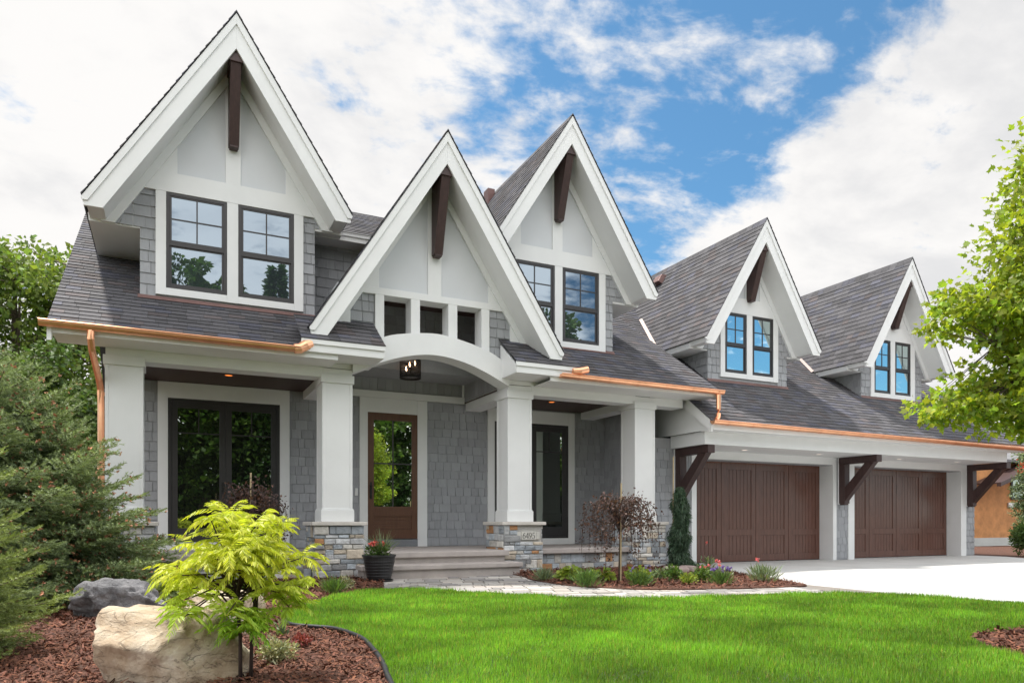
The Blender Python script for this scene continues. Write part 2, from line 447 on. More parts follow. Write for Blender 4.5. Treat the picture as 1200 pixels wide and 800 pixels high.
class MB:
    def __init__(s):
        s.V, s.F, s.T = [], [], []

    def add(s, vs, fs, t=(1, 1, 1)):
        b = len(s.V)
        s.V += [tuple(v) for v in vs]
        for f in fs:
            s.F.append(tuple(b + i for i in f))
            s.T.append(t)
        return s

    def box(s, x0, x1, y0, y1, z0, z1, t=(1, 1, 1)):
        v = [(x0, y0, z0), (x1, y0, z0), (x1, y1, z0), (x0, y1, z0), (x0, y0, z1), (x1, y0, z1), (x1, y1, z1), (x0, y1, z1)]
        return s.add(v, [(3, 2, 1, 0), (4, 5, 6, 7), (0, 1, 5, 4), (1, 2, 6, 5), (2, 3, 7, 6), (3, 0, 4, 7)], t)

    def prism(s, poly, axis, a0, a1, t=(1, 1, 1)):
        """poly in the two other axes; axis 'y' -> poly is (x,z); 'x' -> (y,z); 'z' -> (x,y)"""
        ar = sum(poly[i][0] * poly[(i + 1) % len(poly)][1] - poly[(i + 1) % len(poly)][0] * poly[i][1] for i in range(len(poly)))
        p = list(poly) if ar > 0 else list(poly)[::-1]

        def mk(q, a):
            return {'y': (q[0], a, q[1]), 'x': (a, q[0], q[1]), 'z': (q[0], q[1], a)}[axis]
        n = len(p)
        v = [mk(q, a0) for q in p] + [mk(q, a1) for q in p]
        flip = axis == 'y'
        f = []
        lo, hi = tuple(range(n)), tuple(range(n, 2 * n))
        f.append(lo if flip else lo[::-1])
        f.append(hi[::-1] if flip else hi)
        for i in range(n):
            j = (i + 1) % n
            q = (i, j, n + j, n + i)
            f.append(q[::-1] if flip else q)
        return s.add(v, f, t)

    def tube(s, pts, r, n=10, t=(1, 1, 1), cap=True):
        pts = [Vector(p) for p in pts]
        rs = r if isinstance(r, (list, tuple)) else [r] * len(pts)
        rings = []
        up = Vector((0.13, 0.21, 0.97))
        for i, p in enumerate(pts):
            d = (pts[min(i + 1, len(pts) - 1)] - pts[max(i - 1, 0)]).normalized()
            a = d.cross(up)
            if a.length < 1e-3:
                a = d.cross(Vector((1, 0, 0)))
            a.normalize()
            b = d.cross(a)
            rings.append([p + (a * cos(2 * pi * k / n) + b * sin(2 * pi * k / n)) * rs[i] for k in range(n)])
        v = [q for ring in rings for q in ring]
        f = []
        for i in range(len(pts) - 1):
            for k in range(n):
                f.append((i * n + k, i * n + (k + 1) % n, (i + 1) * n + (k + 1) % n, (i + 1) * n + k))
        if cap:
            f.append(tuple(range(n))[::-1])
            f.append(tuple((len(pts) - 1) * n + k for k in range(n)))
        return s.add(v, f, t)

    def lathe(s, c, prof, n=24, t=(1, 1, 1)):
        v = []
        for (r, z) in prof:
            v += [(c[0] + r * cos(2 * pi * k / n), c[1] + r * sin(2 * pi * k / n), c[2] + z) for k in range(n)]
        f = []
        for i in range(len(prof) - 1):
            for k in range(n):
                f.append((i * n + k, i * n + (k + 1) % n, (i + 1) * n + (k + 1) % n, (i + 1) * n + k))
        return s.add(v, f, t)

    def build(s, name, m, parent=None, org=None, bevel=0.0, smooth=False):
        if org is None:
            org = ORG.get(parent.name, Vector((0, 0, 0))) if parent is not None else Vector((0, 0, 0))
        me = bpy.data.meshes.new(name)
        me.from_pydata([tuple(Vector(v) - Vector(org)) for v in s.V], [], s.F)
        a = me.color_attributes.new('tint', 'FLOAT_COLOR', 'CORNER')
        buf = []
        for p, t in zip(me.polygons, s.T):
            buf += [*t, 1.0] * p.loop_total
        a.data.foreach_set('color', buf)
        if smooth:
            for p in me.polygons:
                p.use_smooth = True
        me.materials.append(m)
        me.update()
        o = bpy.data.objects.new(name, me)
        link(o, parent)
        if parent is None:
            o.location = org
        ORG[o.name] = Vector(org)
        if bevel > 0:
            bv = o.modifiers.new('bevel', 'BEVEL')
            bv.width = bevel
            bv.segments = 2
            bv.limit_method = 'ANGLE'
        return o


def clip(poly, axis, lim, keep_ge):
    out = []
    n = len(poly)
    for i in range(n):
        p, q = poly[i], poly[(i + 1) % n]
        a = (p[axis] - lim) if keep_ge else (lim - p[axis])
        b = (q[axis] - lim) if keep_ge else (lim - q[axis])
        if a >= 0:
            out.append(p)
        if (a >= 0) != (b >= 0):
            t = a / (a - b)
            out.append((p[0] + (q[0] - p[0]) * t, p[1] + (q[1] - p[1]) * t))
    return out


def shingles(mb, O, U, V, Nn, poly, course, wmin, wmax, th, rng, tintf, gap=0.004, v0=0.0, jit=0.0):
    """individual overlapping shingles over a convex 2-D polygon (u,v) on the plane O,U,V"""
    O, U, V, Nn = map(Vector, (O, U, V, Nn))
    us = [p[0] for p in poly]; vs = [p[1] for p in poly]
    k0 = int(math.floor((min(vs) - v0) / course))
    k1 = int(math.ceil((max(vs) - v0) / course))
    for k in range(k0, k1):
        va, vb = v0 + k * course, v0 + (k + 1) * course
        band = clip(clip(poly, 1, va, True), 1, vb, False)
        if len(band) < 3:
            continue
        u0, u1 = min(p[0] for p in band), max(p[0] for p in band)
        u = u0 - rng.random() * wmax
        while u < u1:
            w = rng.uniform(wmin, wmax)
            pc = clip(clip(band, 0, u + gap / 2, True), 0, u + w - gap / 2, False)
            u += w
            if len(pc) < 3:
                continue
            dv = rng.uniform(-jit, jit)
            t = tintf(rng)
            hh = th * rng.uniform(0.85, 1.15)
            top = []
            for (a, b) in pc:
                lift = hh * (1 - 0.8 * (b - va) / course) + 0.001
                bb = b + (dv if abs(b - va) < 1e-5 else 0)
                top.append(O + U * a + V * bb + Nn * lift)
            m = len(top)
            bot = [O + U * a + V * (b + (dv if abs(b - va) < 1e-5 else 0)) for (a, b) in pc]
            fs = [tuple(range(m))]
            for i in range(m):
                j = (i + 1) % m
                fs.append((i, m + i, m + j, j))
            mb.add(top + bot, fs, t)


def flat_poly(mb, O, U, V, poly, t=(1, 1, 1)):
    O, U, V = map(Vector, (O, U, V))
    mb.add([O + U * a + V * b for a, b in poly], [tuple(range(len(poly)))], t)


def roof_tint(r):
    x = r.random()
    g = r.uniform(0.66, 1.28)
    if x < 0.10:
        return (g * 1.14, g * 1.0, g * 0.94)
    if x < 0.30:
        return (g * 0.92, g * 0.96, g * 1.12)
    return (g, g, g)


def side_tint(r):
    g = r.uniform(0.90, 1.09)
    return (g, g, g)


def stone_tint(r):
    x = r.random()
    g = r.uniform(0.75, 1.2)
    if x < 0.34: c = (0.35, 0.385, 0.42)
    elif x < 0.56: c = (0.50, 0.51, 0.52)
    elif x < 0.68: c = (0.25, 0.255, 0.26)
    elif x < 0.82: c = (0.48, 0.42, 0.34)
    elif x < 0.95: c = (0.58, 0.56, 0.52)
    else: c = (0.40, 0.21, 0.10)
    return tuple(q * g for q in c)


def stone_face(mb, O, U, V, Nn, w, h, rng, depth=0.03, skip=None):
    O, U, V, Nn = map(Vector, (O, U, V, Nn))
    v = 0.0
    while v < h - 0.02:
        rh = min(rng.choice([0.06, 0.075, 0.095, 0.12, 0.15]), h - v)
        if h - v - rh < 0.06:
            rh = h - v
        u = 0.0
        while u < w - 0.01:
            rw = min(rng.uniform(0.08, 0.27) * (1.2 if rh > 0.1 else 1.0), w - u)
            if w - u - rw < 0.07:
                rw = w - u
            split = rh > 0.14 and rng.random() < 0.3
            for (va, vb) in ([(v, v + rh * 0.5), (v + rh * 0.5, v + rh)] if split else [(v, v + rh)]):
                g = 0.0045
                a0, a1, b0, b1 = u + g, u + rw - g, va + g, vb - g
                if skip and a1 > skip[0] and a0 < skip[1] and b1 > skip[2] and b0 < skip[3]:
                    continue
                d = depth * rng.uniform(0.6, 1.15)
                i = 0.012
                j = lambda s=0.006: rng.uniform(-s, s)
                base = [(a0, b0), (a1, b0), (a1, b1), (a0, b1)]
                base = [(p + j(), q + j()) for p, q in base]
                ins = [(a0 + i, b0 + i), (a1 - i, b0 + i), (a1 - i, b1 - i), (a0 + i, b1 - i)]
                vs = [O + U * p + V * q for p, q in base] + [O + U * p + V * q + Nn * (d * 0.75 + j(0.002)) for p, q in base] \
                    + [O + U * (p + j()) + V * (q + j()) + Nn * (d + j(0.004)) for p, q in ins]
                fs = []
                for k in range(4):
                    m = (k + 1) % 4
                    fs += [(k, m, 4 + m, 4 + k), (4 + k, 4 + m, 8 + m, 8 + k)]
                fs.append((8, 9, 10, 11))
                mb.add(vs, fs, stone_tint(rng))
            u += rw
        v += rh


def arc(pts, n=24):
    """smooth polyline through points (x,z) by Catmull-Rom"""
    P = [pts[0]] + list(pts) + [pts[-1]]
    out = []
    for i in range(1, len(P) - 2):
        for k in range(n):
            t = k / n
            q = []
            for c in range(len(P[0])):
                p0, p1, p2, p3 = P[i - 1][c], P[i][c], P[i + 1][c], P[i + 2][c]
                q.append(0.5 * (2 * p1 + (p2 - p0) * t + (2 * p0 - 5 * p1 + 4 * p2 - p3) * t * t + (3 * p1 - p0 - 3 * p2 + p3) * t ** 3))
            out.append(tuple(q))
    out.append(tuple(pts[-1]))
    return out


# ================================================================== GROUND
def sheet(name, poly, z, m, kind='structure', thick=0.0):
    """flat polygon sheet (fan-free n-gon); optional skirt downwards"""
    mb = MB()
    n = len(poly)
    ar = sum(poly[i][0] * poly[(i + 1) % n][1] - poly[(i + 1) % n][0] * poly[i][1] for i in range(n))
    p = poly if ar > 0 else poly[::-1]
    vs = [(x, y, z) for x, y in p]
    fs = [tuple(range(n))]
    if thick:
        vs += [(x, y, z - thick) for x, y in p]
        fs += [(i, n + i, n + (i + 1) % n, (i + 1) % n) for i in range(n)]
    mb.add(vs, fs)
    o = mb.build(name, m)
    import bmesh
    bm = bmesh.new(); bm.from_mesh(o.data)
    bmesh.ops.triangulate(bm, faces=[f for f in bm.faces if len(f.verts) > 4])
    bm.to_mesh(o.data); bm.free()
    tag(o, kind=kind)
    return o


sheet('ground', [(-400, -400), (400, -400), (400, 600), (-400, 600)], -0.10, EARTH)

LAWN = arc([(0.92, 6.37), (1.08, 6.95), (1.43, 7.76), (1.83, 8.34), (2.22, 8.66), (2.58, 8.72), (2.95, 8.45), (3.33, 7.83), (3.88, 7.15),
            (4.45, 6.67), (5.15, 6.38), (6.28, 6.19), (6.97, 6.02), (7.34, 5.8), (7.75, 5.2), (8.0, 4.2), (8.15, 3.0), (8.2, 0.0), (8.2, -3.0)], 4)
LAWN += [(1.0, -3.0), (0.9, 1.0)]
LAWN += arc([(0.95, 3.0), (1.08, 3.77), (1.15, 4.11), (1.22, 4.58), (1.27, 5.14), (1.20, 5.62), (1.05, 5.84), (0.93, 6.02), (0.92, 6.30)], 4)[:-1]
sheet('lawn', LAWN, 0.022, SOIL, thick=0.1)

# driveway slab with control joints
DRIVE = [(9.0, 12.34), (9.3, 11.6), (9.25, 10.9), (8.52, 8.77), (8.11, 7.51), (7.84, 7.04), (7.4, 6.0), (7.75, 5.2), (8.0, 4.2), (8.2, 3.0), (8.3, -8.0),
         (17.3, -8.0), (17.6, 6.0), (18.5, 9.3), (19.66, 11.2), (19.66, 12.34)]
sheet('driveway', DRIVE, -0.035, CONC, thick=0.12)

mb = MB()
for xa in (12.3, 14.56, 16.9):
    mb.add([(xa, 3.0, -0.031), (xa + 0.014, 3.0, -0.031), (xa + 0.014, 12.33, -0.031), (xa, 12.33, -0.031)], [(0, 1, 2, 3)])
for ya in (9.0, 6.2):
    xl = 8.75 if ya > 8 else 7.6
    mb.add([(xl, ya, -0.027), (17.7, ya, -0.027), (17.7, ya + 0.014, -0.027), (xl, ya + 0.014, -0.027)], [(0, 1, 2, 3)])
tag(mb.build('driveway_joints', mat('control_joint', (0.22, 0.22, 0.21), 0.9, 0.1)), kind='structure')  # thin dark strips laid along the control joints

# path of pavers, laid wider than it shows: lawn, bed and steps cover its edges
rng = random.Random(5)
mb = MB()
mb.box(2.0, 8.1, 5.6, 11.3, -0.09, -0.012, (1, 1, 1))
path_base = mb.build('path_base', GAP)
tag(path_base, kind='structure')
mb = MB()
y = 5.7
ca, sa = cos(radians(-18)), sin(radians(-18))
row = 0
while y < 11.9:
    rh = rng.choice([0.16, 0.22, 0.28])
    x = 1.4 + rng.random() * 0.2
    while x < 8.6:
        w = rng.choice([0.16, 0.22, 0.3, 0.36])
        cx, cy = x + w / 2, y + rh / 2
        X = 4.6 + (cx - 4.6) * ca - (cy - 8.5) * sa
        Y = 8.5 + (cx - 4.6) * sa + (cy - 8.5) * ca
        g = rng.uniform(0.62, 1.25)
        c = rng.choice([(0.43, 0.42, 0.41), (0.36, 0.355, 0.36), (0.47, 0.44, 0.41), (0.52, 0.51, 0.49)])
        hz = rng.uniform(-0.003, 0.003)
        pts = []
        for (dx, dy) in ((-1, -1), (1, -1), (1, 1), (-1, 1)):
            a = cx + dx * (w / 2 - 0.009); b = cy + dy * (rh / 2 - 0.009)
            pts.append((4.6 + (a - 4.6) * ca - (b - 8.5) * sa, 8.5 + (a - 4.6) * sa + (b - 8.5) * ca))
        right_lim = 7.84 - max(0, 7.04 - Y) * 0.42 if Y < 7.3 else 7.9 + (Y - 7.04) * 0.5
        if 5.65 < Y < 11.25 and 2.05 < X < right_lim - 0.12:
            mb.add([(p, q, hz - 0.03) for p, q in pts] + [(p, q, hz) for p, q in pts],
                   [(4, 5, 6, 7), (0, 1, 5, 4), (1, 2, 6, 5), (2, 3, 7, 6), (3, 0, 4, 7)], tuple(q * g for q in c))
        x += w
    y += rh
pv = mb.build('path', PAVER)
tag(pv, kind='structure')


def mulch_bed(name, poly, hump, step=0.12, z0=0.012):
    """lumpy bark surface inside a polygon"""
    n = len(poly)

    def inside(x, y):
        c = False
        for i in range(n):
            x1, y1 = poly[i]; x2, y2 = poly[(i + 1) % n]
            if (y1 > y) != (y2 > y) and x < (x2 - x1) * (y - y1) / (y2 - y1) + x1:
                c = not c
        return c
    o = sheet(name, poly, z0, MULCH, thick=0.1)
    return o, inside


BED_L = [(0.92, 6.37), (1.08, 6.95), (1.43, 7.76), (1.83, 8.34), (2.22, 8.66), (2.45, 8.75), (2.60, 9.3), (2.9, 10.4), (2.80, 11.18), (2.0, 11.5), (-0.2, 11.4),
         (-1.6, 13.5), (-3.0, 20), (-9, 20), (-9, -1), (0.9, -1), (0.9, 1.0), (0.95, 3.0), (1.08, 3.77), (1.15, 4.11), (1.22, 4.58), (1.27, 5.14), (1.20, 5.62),
         (1.05, 5.84), (0.93, 6.02)]
_, in_bedL = mulch_bed('mulch_bed', BED_L, 0)
BED_M = arc([(5.15, 11.2), (5.10, 10.2), (4.93, 9.6), (4.88, 8.9), (5.02, 8.15), (5.54, 7.5), (6.5, 7.14), (7.3, 7.0), (7.84, 7.04), (8.11, 7.51), (8.52, 8.77), (9.25, 10.9), (9.3, 11.6)], 4) + [(9.0, 12.0), (8.0, 11.9)]
_, in_bedM = mulch_bed('mulch_bed', BED_M, 0)
BED_R = arc([(4.75, 2.55), (4.93, 2.86), (5.09, 3.06), (5.25, 3.24), (5.55, 3.33), (6.1, 3.3), (6.6, 3.0), (6.7, 2.5), (6.2, 2.0), (5.3, 1.95), (4.8, 2.2)], 4)
_, in_bedR = mulch_bed('mulch_bed', BED_R, 0, z0=0.034)
YARD_R = [(19.66, 12.5), (19.66, 11.2), (18.5, 9.3), (17.6, 6.0), (17.3, -8), (45, -8), (45, 16.5), (20, 16.5)]
_, in_yardR = mulch_bed('mulch_bed', YARD_R, 0, z0=-0.04)

# shredded bark chips over the beds
nrs = np.random.default_rng(7)


def chips(name, boxes, inside, zc, parent=None):
    Vs, T = [], []
    for (x0, x1, y0, y1, cnt, L) in boxes:
        p = nrs.uniform((x0, y0), (x1, y1), (cnt, 2))
        ok = np.array([inside(a, b) for a, b in p])
        p = p[ok]
        m = len(p)
        ang = nrs.uniform(0, 2 * pi, m)
        ln = L * nrs.uniform(0.4, 1.5, m) / 2
        wd = ln * nrs.uniform(0.12, 0.4, m)
        tilt = nrs.normal(0, 0.35, m)
        roll = nrs.normal(0, 0.5, m)
        z = zc + np.abs(nrs.normal(0, 0.012, m)) + np.abs(np.sin(tilt)) * ln * 0.6
        d = np.stack([np.cos(ang) * np.cos(tilt), np.sin(ang) * np.cos(tilt), np.sin(tilt)], 1)
        s = np.stack([-np.sin(ang) * np.cos(roll), np.cos(ang) * np.cos(roll), np.sin(roll)], 1)
        c = np.concatenate([p, z[:, None]], 1)
        q = np.stack([c - d * ln[:, None] - s * wd[:, None], c + d * ln[:, None] - s * wd[:, None] * 0.6,
                      c + d * ln[:, None] + s * wd[:, None] * 0.6, c - d * ln[:, None] + s * wd[:, None]], 1)
        Vs.append(q.reshape(-1, 3))
        g = nrs.uniform(0.35, 1.5, (m, 1)) * np.array([[1, 1, 1]])
        g[:, 2] *= nrs.uniform(0.8, 1.2, m)
        T.append(g)
    V = np.concatenate(Vs); T = np.concatenate(T)
    F = np.arange(len(V)).reshape(-1, 4)
    o = np_mesh(name, V, [F], CHIP, tint=T)
    tag(o, kind='stuff', label='shredded reddish brown bark mulch strewn over the planting bed', cat='mulch')
    return o


chips('bark_mulch', [(-3.2, 1.3, 3.2, 6.2, 42000, 0.034), (-3.5, 2.0, 6.2, 9.0, 24000, 0.04), (-1.5, 3.0, 8.4, 11.2, 7000, 0.05)], in_bedL, 0.014)
chips('bark_mulch', [(4.8, 9.3, 7.0, 11.6, 13000, 0.05)], in_bedM, 0.014)
chips('bark_mulch', [(4.7, 6.8, 1.9, 3.4, 5000, 0.045)], in_bedR, 0.036)
o = [x for x in bpy.data.objects if x.name.startswith('bark_mulch')]
o[0]['label'] = 'reddish bark mulch around the boulders and spruces'
o[1]['label'] = 'reddish bark mulch in the curved bed before the garage'
o[2]['label'] = 'reddish bark mulch ring cut into the right side of the lawn'

# lawn edging strip
mb = MB()
ed = arc([(0.95, 2.0), (0.97, 3.0), (1.09, 3.77), (1.16, 4.11), (1.23, 4.58), (1.28, 5.14), (1.21, 5.64), (1.06, 5.86), (0.935, 6.04), (0.925, 6.37), (1.08, 6.95)], 5)
mb.tube([(x - 0.012, y, 0.036) for x, y in ed], 0.016, 8)
tag(mb.build('lawn_edging', EDGE, smooth=True), 'black plastic edging strip curving between lawn and mulch', 'edging')

# grass ------------------------------------------------------------
def make_grass():
    LX = np.array(LAWN)

    def inside(P):
        c = np.zeros(len(P), bool)
        n = len(LX)
        for i in range(n):
            x1, y1 = LX[i]; x2, y2 = LX[(i + 1) % n]
            m = ((y1 > P[:, 1]) != (y2 > P[:, 1]))
            if y1 != y2:
                m &= P[:, 0] < (x2 - x1) * (P[:, 1] - y1) / (y2 - y1) + x1
            c ^= m
        return c

    def inring(P):
        LX2 = np.array(BED_R)
        c = np.zeros(len(P), bool)
        n = len(LX2)
        for i in range(n):
            x1, y1 = LX2[i]; x2, y2 = LX2[(i + 1) % n]
            m = ((y1 > P[:, 1]) != (y2 > P[:, 1]))
            if y1 != y2:
                m &= P[:, 0] < (x2 - x1) * (P[:, 1] - y1) / (y2 - y1) + x1
            c ^= m
        return c
    tot = 800000
    P = nrs.uniform((0.85, 1.2), (8.3, 8.8), (tot, 2))
    dep = P[:, 0] * sin(YAW) + P[:, 1] * cos(YAW)
    keep = inside(P) & (nrs.random(tot) < np.clip(5.0 / np.maximum(dep, 1), 0.35, 1.0)) & ~inring(P)
    P = P[keep]; dep = dep[keep]
    lat = (P[:, 0] * cos(YAW) - P[:, 1] * sin(YAW)) / np.maximum(dep, 0.1)
    keep = (dep > 2.6) & (np.abs(lat) < 0.95)
    P = P[keep]; dep = dep[keep]
    m = len(P)
    clump = np.sin(P[:, 0] * 5.1 + 1.3 * np.sin(P[:, 1] * 3.7)) * np.sin(P[:, 1] * 6.3 + 1.1 * np.sin(P[:, 0] * 4.1))
    clump2 = np.sin(P[:, 0] * 1.7 + 0.9 * np.sin(P[:, 1] * 1.9)) * np.sin(P[:, 1] * 2.1 + 2)
    h = nrs.uniform(0.018, 0.056, m) * (1 + 0.30 * clump)
    ang = nrs.uniform(0, 2 * pi, m)
    lean = np.abs(nrs.normal(0.35, 0.28, m))
    w = nrs.uniform(0.0016, 0.0036, m) * np.clip(dep / 4.5, 0.8, 1.8)
    d = np.stack([np.cos(ang), np.sin(ang)], 1)
    s = np.stack([-np.sin(ang), np.cos(ang)], 1)
    z0 = 0.02
    b0 = np.concatenate([P - s * w[:, None], np.full((m, 1), z0)], 1)
    b1 = np.concatenate([P + s * w[:, None], np.full((m, 1), z0)], 1)
    tp = np.concatenate([P + d * (h * np.sin(lean))[:, None], (z0 + h * np.cos(lean))[:, None]], 1)
    V = np.stack([b0, b1, tp], 1).reshape(-1, 3)
    F = np.arange(len(V)).reshape(-1, 3)
    g = nrs.uniform(0.45, 1.45, m) * (1 + 0.16 * clump + 0.16 * clump2)
    yel = nrs.random(m)
    T = np.stack([g * (1 + 0.35 * (yel > 0.75) + 0.9 * (yel > 0.95)), g * (1 - 0.1 * (yel > 0.95)), g * (1 + 1.2 * (yel > 0.95))], 1)
    o = np_mesh('grass', V, [F], GRASS, tint=T)
    tag(o, 'bright green mown lawn grass in front of the house', 'grass', kind='stuff')


make_grass()

# ================================================================== HOUSE
HOUSE = empty('house', (4.0, 12.0, 0.0), 'grey shingled house with steep white gables, copper gutters and brown garage doors', 'house')
H = HOUSE
rs = random.Random(11)
YC, YB = 11.30, 13.40           # column front plane, porch back wall
SLA = 0.667
ZA = lambda y: 3.40 + SLA * (y - 10.75)       # main roof over porch
SLB = 0.73
ZB = lambda y: 2.80 + SLB * (y - 10.60)       # garage roof


def roof_plane(name, O, U, V, Nn, polys, parent=H):
    mb = MB()
    for p in polys:
        flat_poly(mb, O, U, V, p)
    r = mb.build(name, ROOFBACK, parent)
    mb = MB()
    for p in polys:
        shingles(mb, O, U, V, Nn, p, 0.145, 0.14, 0.32, 0.014, rs, roof_tint, 0.004)
    mb.build('shingle_course', ROOF, r)
    return r


# ---- main roof over the porch
la = math.hypot(1, SLA)
VA = Vector((0, 1 / la, SLA / la)); NA = Vector((0, -SLA / la, 1 / la))
LEN = (15.9 - 10.70) * la
O = (-1.37, 10.70, ZA(10.70))
roof_plane('porch_roof', O, (1, 0, 0), VA, NA, [
    [(0, 0), (3.38, 0), (3.38, LEN), (0, LEN)],
    [(3.38, 2.75 * la), (7.45, 2.75 * la), (7.45, LEN), (3.38, LEN)],
    [(7.45, 0), (11.02, 0), (11.02, LEN), (7.45, LEN)]])
mb = MB()
zr = ZA(15.9)
mb.add([(-1.37, 15.9, zr), (9.65, 15.9, zr), (9.65, 21.1, ZA(10.7)), (-1.37, 21.1, ZA(10.7))], [(0, 1, 2, 3)])
mb.build('rear_roof', ROOF, H)
# barge boards on the left end of the main roof
for xa, xb in ((-1.36, -1.31), (9.60, 9.645)):
    mb = MB()
    mb.prism([(10.70, ZA(10.70) - 0.02), (15.9, zr - 0.02), (15.9, zr - 0.24), (10.70, ZA(10.70) - 0.2)], 'x', xa, xb)
    mb.build('bargeboard', WHITE, H)
# porch eave soffit, fascia, front beams
for xa, xb in ((-1.31, 2.3), (5.9, 9.6)):
    mb = MB()
    mb.box(xa, xb, 10.72, 11.31, 3.27, 3.285)
    mb.box(xa, xb, 10.72, 10.75, 3.285, 3.40)
    mb.build('eave_soffit', WHITE, H)
BEAMS = []


class BoxList:
    """collects boxes; every box becomes a part of its own"""
    def __init__(s): s.L = []
    def box(s, *a): s.L.append(a); return s
    def build(s, name, m, parent=None, bevel=0.0):
        for a in s.L:
            q = MB(); q.box(*a); q.build(name, m, parent, bevel=bevel)


mb = BoxList()
mb.box(-0.752, 2.19, YC + 0.002, YC + 0.34, 3.115, 3.27); mb.box(1.70, 2.64, YC + 0.003, YC + 0.338, 3.2705, 3.344)
mb.box(5.832, 8.07, YC + 0.002, YC + 0.34, 3.115, 3.27); mb.box(5.376, 6.50, YC + 0.003, YC + 0.338, 3.2705, 3.344)
mb.box(8.51, 9.2, YC + 0.002, YC + 0.34, 3.115, 3.27)
for xa in (2.24, 5.42, 8.12):
    mb.box(xa, xa + 0.33, YC + 0.34, YB - 0.01, 3.09, 3.30)
mb.box(-0.70, -0.37, YC + 0.34, YB - 0.01, 3.09, 3.30)
mb.build('porch_beam', WHITE, H, bevel=0.004)
# porch ceilings
for xc_, xd_, xa, xb in ((-0.70, 2.6, -0.3, 2.24), (5.40, 8.74, 5.75, 8.12)):
    mb = MB()
    mb.box(xc_, xd_, YC + 0.3, YB, 3.24, 3.26)
    for k in range(1, 20):
        y = YC + 0.36 + k * 0.1
        if y < YB:
            mb.box(xa, xb, y, y + 0.088, 3.232, 3.2405)
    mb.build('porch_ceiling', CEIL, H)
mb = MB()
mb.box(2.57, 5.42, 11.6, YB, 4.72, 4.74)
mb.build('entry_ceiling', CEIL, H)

# ---- porch walls
mb = MB()
back = MB()
back.box(-0.74, 8.74, YB, YB + 0.15, 0.0, 4.8)
back.box(8.74, 8.90, 12.0, YB + 0.15, 0, 3.6)
back.box(-0.74, -0.60, YB + 0.15, 20.4, 0, 4.6)
back.box(-0.74, 19.6, 20.4, 20.55, 0, 4.2)
back.box(19.48, 19.6, 12.1, 20.4, 0, 4.0)
back.prism([(YB + .1, 3.3), (20.4, 3.3), (15.9, 6.7)], 'x', -0.74, -0.61)
back.build('wall_core', BOARDS, H)
for xa, xb in ((-0.74, -0.14), (2.0, 3.27), (4.60, 5.90), (7.95, 8.74)):
    shingles(mb, (0, YB, 0.40), (1, 0, 0), (0, 0, 1), (0, -1, 0), [(xa, 0), (xb, 0), (xb, 2.82), (xa, 2.82)], 0.165, 0.11, 0.25, 0.018, rs, side_tint, 0.009, jit=0.004)
    mb.build('shingle_siding', SIDING, H); mb = MB()
shingles(mb, (8.74, 0, 0.0), (0, -1, 0), (0, 0, 1), (-1, 0, 0), [(-YB, 0.4), (-12.0, 0.4), (-12.0, 3.25), (-YB, 3.25)], 0.165, 0.11, 0.25, 0.018, rs, side_tint, 0.009, jit=0.004)
mb.build('shingle_siding', SIDING, H)
# vertical boards above the entry and the band below them
mb = MB()
x = 2.57
while x < 5.40:
    t = side_tint(rs)
    mb.box(x + 0.002, x + 0.148, YB - 0.014, YB - 0.001, 3.35, 4.72, t)
    x += 0.15
y = 11.62
while y < YB - 0.02:
    t = side_tint(rs)
    mb.box(5.385, 5.40, y + 0.002, y + 0.148, 3.28, 4.72, t)
    mb.box(2.555, 2.57, y + 0.002, y + 0.148, 3.28, 4.72, t)
    y += 0.15
mb.build('board_siding', BOARDS, H)
mb = BoxList()
mb.box(5.40, 5.48, 11.6, YB, 3.28, 4.72); mb.box(2.48, 2.555, 11.6, YB, 3.28, 4.72)
mb.build('entry_side_wall', PANEL, H)
mb = MB()
mb.box(2.57, 5.385, YB - 0.05, YB - 0.002, 3.225, 3.352)
mb.box(5.345, 5.383, YB - 0.042, YB - 0.003, 3.36, 4.72)
mb.build('header_band', WHITE, H, bevel=0.003)


def casing(name, x0, x1, z0, z1, ix0, ix1, iz0, iz1, y, th, bottom=True):
    mb = MB()
    mb.box(x0, ix0, y - th, y - 0.001, z0, z1)
    mb.box(ix1, x1, y - th, y - 0.001, z0, z1)
    mb.box(ix0, ix1, y - th + 0.002, y - 0.001, iz1, z1)
    if bottom and iz0 > z0:
        mb.box(ix0, ix1, y - th + 0.002, y - 0.001, z0, iz0)
    return mb.build(name, WHITE, H, bevel=0.003)


